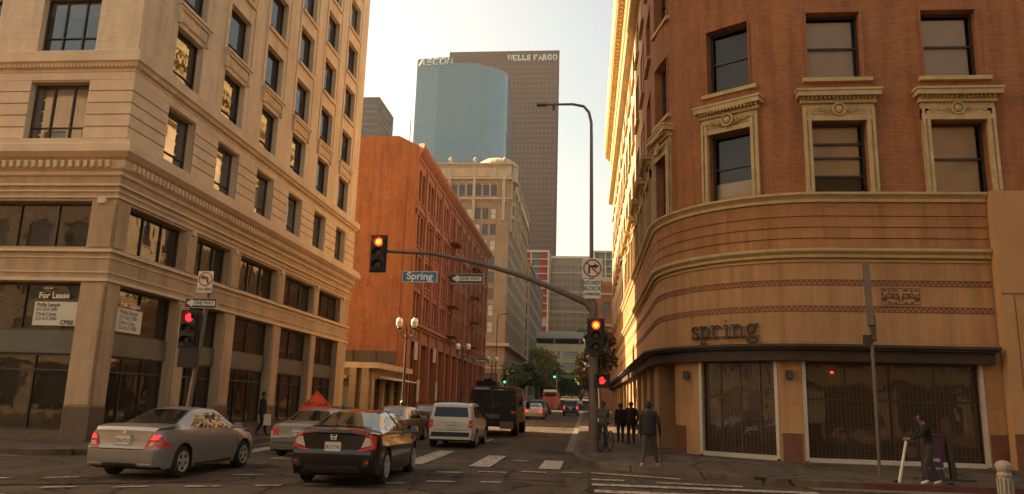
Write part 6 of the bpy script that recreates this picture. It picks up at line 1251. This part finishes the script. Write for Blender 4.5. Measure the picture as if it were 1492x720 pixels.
# ================================================================ people
def person(label, loc, rz, H, J, mats_, hair=True, group=None, cap=None, extra=None):
    """J: joint positions in units of height; one skinned continuous body, colours by zone"""
    k = H; base = dict(pel=(0, 0, .53), wai=(0, 0, .60), che=(0, .005, .73), nck=(0, .0, .83), hb=(0, .01, .87), hd=(0, .015, .93), ht=(0, .01, .965),
      sL=(-.105, 0, .80), eL=(-.125, -.015, .63), wL=(-.122, .035, .48), pL=(-.12, .05, .445), sR=(.105, 0, .80), eR=(.125, -.015, .63), wR=(.122, .035, .48), pR=(.12, .05, .445),
      hL=(-.055, 0, .50), kL=(-.058, .02, .28), aL=(-.06, -.01, .05), tL=(-.065, .085, .018), hR=(.055, 0, .50), kR=(.058, .02, .28), aR=(.06, -.01, .05), tR=(.065, .085, .018))
    base.update(J)
    rad = dict(pel=.085, wai=.086, che=.098, nck=.036, hb=.042, hd=.056, ht=.038, sL=.048, eL=.030, wL=.021, pL=.024, sR=.048, eR=.030, wR=.021, pR=.024, hL=.062, kL=.040, aL=.026, tL=.022, hR=.062, kR=.040, aR=.026, tR=.022)
    flat = {'pel': .72, 'wai': .7, 'che': .66}
    E = [('pel', 'wai'), ('wai', 'che'), ('che', 'nck'), ('nck', 'hb'), ('hb', 'hd'), ('hd', 'ht'), ('che', 'sL'), ('sL', 'eL'), ('eL', 'wL'), ('wL', 'pL'), ('che', 'sR'), ('sR', 'eR'), ('eR', 'wR'), ('wR', 'pR'), ('pel', 'hL'), ('hL', 'kL'), ('kL', 'aL'), ('aL', 'tL'), ('pel', 'hR'), ('hR', 'kR'), ('kR', 'aR'), ('aR', 'tR')]
    names = list(base); P_ = {n: Vector(base[n])*k for n in names}; R_ = {n: rad[n]*k for n in names}
    for s in 'LR':      # five short fingers on each palm
        w_, p = P_['w'+s], P_['p'+s]; d = (p-w_).normalized(); sd = d.orthogonal().normalized(); nn = d.cross(sd)
        for q in range(4):
            o = sd*(q-1.5)*.010*k
            a, c = f'f{s}{q}a', f'f{s}{q}b'; P_[a] = p+d*.018*k+o; P_[c] = p+d*(.036+.006*(q in (1, 2)))*k+o+nn*.012*k; R_[a] = .0052*k; R_[c] = .0045*k; E += [('p'+s, a), (a, c)]
        a, c = f't{s}a', f't{s}b'; P_[a] = p+sd*.026*k; P_[c] = p+sd*.030*k+d*.02*k; R_[a] = .0062*k; R_[c] = .005*k; E += [('p'+s, a), (a, c)]
    names = list(P_); me = bpy.data.meshes.new('body'); me.from_pydata([tuple(P_[n]) for n in names], [(names.index(a), names.index(b)) for a, b in E], []); me.update()
    tmp = bpy.data.objects.new('tmp', me); COL.objects.link(tmp); md = tmp.modifiers.new('Skin', 'SKIN'); md.use_smooth_shade = True
    sk = me.skin_vertices[0].data
    for i, n in enumerate(names): sk[i].radius = (R_[n], R_[n]*flat.get(n, 1)); sk[i].use_root = (n == 'pel')
    m2 = tmp.modifiers.new('Sub', 'SUBSURF'); m2.levels = 2; m2.render_levels = 2
    dg = bpy.context.evaluated_depsgraph_get(); dg.update(); bm_ = bpy.data.meshes.new_from_object(tmp.evaluated_get(dg)); bpy.data.objects.remove(tmp)
    t = thing('person', label, 'person', loc, rz, group); bm_.materials.clear()
    for m in (mats_['top'], mats_['legs'], 'skin', mats_['shoe'], mats_.get('sleeve', mats_['top'])): bm_.materials.append(MT[m])
    seg_l = [('hL', 'kL'), ('kL', 'aL'), ('hR', 'kR'), ('kR', 'aR')]
    def dseg(p, a, b): ab = b-a; tt = max(0, min(1, (p-a).dot(ab)/ab.length_squared)); return (p-(a+ab*tt)).length
    for f in bm_.polygons:
        p = f.center; best = min(((dseg(p, P_[a], P_[b])-min(R_[a], R_[b])*.8, (a, b)) for a, b in E), key=lambda q: q[0])[1]; a, b = best
        if a in ('nck', 'hb', 'hd') or (a == 'che' and b == 'nck' and p.z > P_['nck'].z-.01*k): i = 2
        elif b[0] in 'pft' and b not in ('pel',) and a[0] in 'wpft' and not a.startswith('wai'): i = 2
        elif a[0] == 'a' and b[0] == 't': i = 3
        elif p.z < .07*k and a[0] in 'k': i = 3
        elif a[0] in 'hk' or (a == 'pel' and b[0] == 'h') or (a == 'pel' and p.z < P_['pel'].z): i = 1
        elif a[0] in 'se': i = 4
        else: i = 0
        f.material_index = i
    bm_.polygons.foreach_set('use_smooth', [True]*len(bm_.polygons)); o = bpy.data.objects.new('body', bm_); COL.objects.link(o); o.parent = t
    hd = P_['hd']
    g = MB(); f_ = (P_['hd']-P_['nck']).normalized()
    g.obox(hd+Vector((0, .058, -.012))*k, (.008*k, 0, 0), (0, .012*k, 0), (0, 0, .014*k)); g.build('nose', 'skin', t)
    g = MB()
    for s in (-1, 1): g.lathe([(0, -.004*k), (.006*k, 0), (0, .004*k)], hd+Vector((s*.02, .052, .004))*k, 6, 'y'); g.lathe([(.004*k, -.01*k), (.014*k, 0), (.004*k, .01*k)], hd+Vector((s*.056, 0, -.006))*k, 8, 'x')
    g.obox(hd+Vector((0, .052, -.034))*k, (.016*k, 0, 0), (0, .003*k, 0), (0, 0, .003*k)); g.build('face_features', 'hair', t)
    if hair:
        g = MB(); n_ = 10
        prof = [(0, .056), (.024, .051), (.043, .034), (.051, .008), (.050, -.018), (.046, -.04), (.034, -.06)]
        g.lathe([(max(r_, 0)*k, z*k) for r_, z in prof], hd+Vector((0, -.013, .004))*k, 14)
        o = g.build('hair' if not cap else 'cap', cap or 'hair', t, smooth=True)
        o.data.transform(Matrix.Translation((0, 0, 0)))
        if cap: g = MB(); g.prism([(hd.x-.04*k, hd.y+.04*k, hd.z+.022*k), (hd.x+.04*k, hd.y+.04*k, hd.z+.022*k), (hd.x+.03*k, hd.y+.10*k, hd.z+.014*k), (hd.x-.03*k, hd.y+.10*k, hd.z+.014*k)], (0, 0, .008*k)); g.build('peak', cap, o)
    if extra == 'coat':
        g = MB(); n_ = 18; rings = []
        for zf, rx, ry in ((.485, .112, .080), (.50, .118, .085), (.56, .112, .080), (.62, .106, .076), (.70, .116, .078), (.77, .124, .072), (.805, .108, .056), (.83, .06, .045), (.845, .042, .04)):
            i = len(g.v); g.v += [Vector((rx*k*cos(2*pi*j/n_)*(1+.03*sin(5*j+zf*40)), ry*k*sin(2*pi*j/n_)*(1+.04*sin(3*j+zf*60)), zf*k)) for j in range(n_)]; rings.append(i)
        for a_, c_ in zip(rings, rings[1:]):
            for j in range(n_): g.f.append((a_+j, a_+(j+1) % n_, c_+(j+1) % n_, c_+j)); g.mi.append(0)
        g.f.append(tuple(rings[0]+j for j in range(n_-1, -1, -1))); g.mi.append(0); g.build('jacket', mats_['top'], t, smooth=True)
    return t, P_
DK = dict(top='cloth_black', legs='cloth_black', shoe='plastic_black')
t, P_ = person('man in a dark jacket and pale trousers walking away with a cane, nearest the crossing', (1.72, 21.75, gz(21.7)+.15), radians(-6), 1.80,
  dict(kL=(-.065, .03, .28), aL=(-.105, -.04, .05), tL=(-.12, .045, .018), aR=(.12, .12, .05), kR=(.09, .09, .28), tR=(.14, .21, .018), eR=(.155, -.03, .64), wR=(.165, .03, .5), pR=(.165, .06, .47)), dict(top='cloth_dark', legs='trousers_mid', shoe='shoe_white'), extra='coat')
b = MB(); b.tube([(0, 0, 0), (-.03, -.02, .82), (-.03, .06, .87), (-.03, .13, .84)], .013, 6); cn = b.build('walking_cane', 'metal_dark'); cn.location = (2.07, 21.80, gz(21.8)+.15); tag(cn, 'thin dark walking cane held by the man in pale trousers', 'cane')
person('woman in dark clothes and leggings walking away, left of the couple', (1.47, 33.6, gz(33.6)+.15), radians(4), 1.68,
  dict(kL=(-.05, .05, .28), aL=(-.045, .08, .05), tL=(-.05, .15, .018), aR=(.05, -.10, .06), kR=(.055, .0, .28), tR=(.055, -.02, .02)), DK, extra='coat')
t, P_ = person('man in dark clothes walking away, right of the couple', (1.86, 32.6, gz(32.6)+.15), radians(-4), 1.76, dict(eR=(.16, -.02, .64), eL=(-.15, -.02, .64)), DK, extra='coat')
b = MB(); b.box(-.05, .05, -.06, .06, 0, .22); hb = b.build('hand_bag', 'metal_dark'); hb.location = (2.13, 32.6, gz(32.6)+.15+.6); tag(hb, 'small dark bag in the right hand of the man in the couple', 'bag')
person('cyclist in a striped shirt standing by a bicycle behind the signal mast', (.62, 28.9, gz(28.9)+.15), radians(170), 1.75, dict(wL=(-.12, .12, .52), pL=(-.11, .15, .5), wR=(.12, .12, .52), pR=(.11, .15, .5)), dict(top='cloth_stripe', legs='jeans', shoe='plastic_black'))
def bicycle(label, loc, rz):
    t = thing('bicycle', label, 'bicycle', loc, rz); R0 = .34
    for y in (0, 1.05):
        b = MB(); b.tube([(0, y+R0*cos(a*pi/14), R0+R0*sin(a*pi/14)) for a in range(29)], .02, 6, False); o = b.build('wheel', 'tyre', t)
        g = MB()
        for k in range(14): a = k*2*pi/14; g.tube([(0, y, R0), (0, y+R0*cos(a), R0+R0*sin(a))], .0025, 3)
        g.tube([(-.04, y, R0), (.04, y, R0)], .025, 6); g.build('spokes', 'metal_grey', o)
    b = MB(); F = [(0, 1.05, R0), (0, .93, .75), (0, .9, .85)]; b.tube(F, .016, 6); b.tube([(0, .92, .78), (0, .38, .78), (0, .45, .32), (0, .92, .72)], .018, 6); b.tube([(0, 0, R0), (0, .45, .32)], .012, 5); b.tube([(0, 0, R0), (0, .36, .78)], .012, 5); b.tube([(0, .38, .76), (0, .34, .92)], .014, 5); b.build('frame', 'metal_dark', t)
    b = MB(); b.tube([(-.28, .82, .98), (-.1, .92, 1.0), (.1, .92, 1.0), (.28, .82, .98)], .012, 6); b.tube([(0, .9, .84), (0, .92, 1.0)], .014, 6); b.build('handlebar', 'metal_dark', t)
    b = MB(); b.prism([(-.07, .2, .93), (.07, .2, .93), (.02, .46, .93), (-.02, .46, .93)], (0, 0, .05)); b.build('saddle', 'plastic_black', t)
    b = MB(); b.tube([(-.1, .45, .18), (-.1, .45, .32), (.1, .45, .32), (.1, .45, .46)], .01, 5); b.build('crank', 'metal_grey', t); return t
bicycle('bicycle with its front wheel showing right of the signal mast', (.88, 28.3, gz(28.3)+.15), radians(160))
# passer-by on the left with a pale bag
t, P_ = person('pedestrian in black walking past the dark storefronts with a pale bag', (-12.9, 30.2, gz(30)+.15), radians(-75), 1.76, dict(kL=(-.055, .06, .28), aL=(-.05, .10, .05), tL=(-.05, .17, .018), aR=(.055, -.10, .06), tR=(.055, -.03, .02)), DK, extra='coat')
b = MB(); b.box(-.14, .14, -.06, .06, 0, .42, .015, .01); b.tube([(-.07, 0, .41), (-.04, 0, .55), (.04, 0, .55), (.07, 0, .41)], .008, 5); bg_ = b.build('shopping_bag', 'bag_white'); bg_.location = (-12.6, 30.05, gz(30)+.15+.42); tag(bg_, 'pale shopping bag carried by the pedestrian on the left', 'bag')
# scooter rider on the right
t, P_ = person('man in dark jacket, cap and jeans with white shoes on a kick scooter', (8.28, 19.95, gz(20)+.13), radians(78), 1.74,
  dict(che=(0, .035, .73), nck=(0, .06, .82), hb=(0, .08, .86), hd=(0, .095, .915), ht=(0, .10, .955), sL=(-.10, .045, .79), sR=(.10, .045, .79), eL=(-.15, .13, .66), wL=(-.12, .24, .62), pL=(-.11, .27, .61), eR=(.15, .13, .66), wR=(.12, .24, .62), pR=(.11, .27, .61), kL=(-.06, .07, .28), aL=(-.055, .06, .05), tL=(-.055, .15, .02), kR=(.05, -.01, .28), aR=(.045, -.12, .05), tR=(.045, -.03, .02)), dict(top='cloth_black', legs='jeans', shoe='shoe_white'), cap='cloth_black')
t = thing('kick_scooter', 'electric kick scooter with a white stem under the rider on the right', 'scooter', (8.28, 19.95, gz(20)), radians(78))
b = MB(); b.box(-.08, .08, -.35, .5, .08, .13); b.build('deck', 'metal_dark', t); b = MB(); b.tube([(0, .72, .12), (0, .49, 1.14)], .035, 8); b.build('stem', 'sign_white', t); b = MB(); b.tube([(-.28, .47, 1.16), (.28, .47, 1.16)], .018, 6); b.build('handlebar', 'plastic_black', t)
for y in (-.42, .76): b = MB(); b.lathe([(.05, -.02), (.1, -.02), (.11, 0), (.1, .02), (.05, .02)], (0, y, .11), 14, 'x'); b.build('wheel', 'tyre', t)
b = MB(); b.box(-.1, .1, .3, .48, .78, 1.02); b.build('basket', 'metal_dark', t)
# ================================================================ air
def haze(dens):
    m = bpy.data.materials.new('haze'); m.use_nodes = True; n = m.node_tree
    for x in list(n.nodes): n.nodes.remove(x)
    o = n.nodes.new('ShaderNodeOutputMaterial'); v = n.nodes.new('ShaderNodeVolumePrincipled'); v.inputs['Color'].default_value = (.9, .88, .84, 1); v.inputs['Density'].default_value = dens; v.inputs['Anisotropy'].default_value = .4
    n.links.new(v.outputs[0], o.inputs['Volume']); MT['haze'] = m
    b = MB(); b.box(-3200, 3200, -300, 4200, -3, 290); h = b.build('haze', 'haze'); h['kind'] = 'stuff'
haze(.00010)
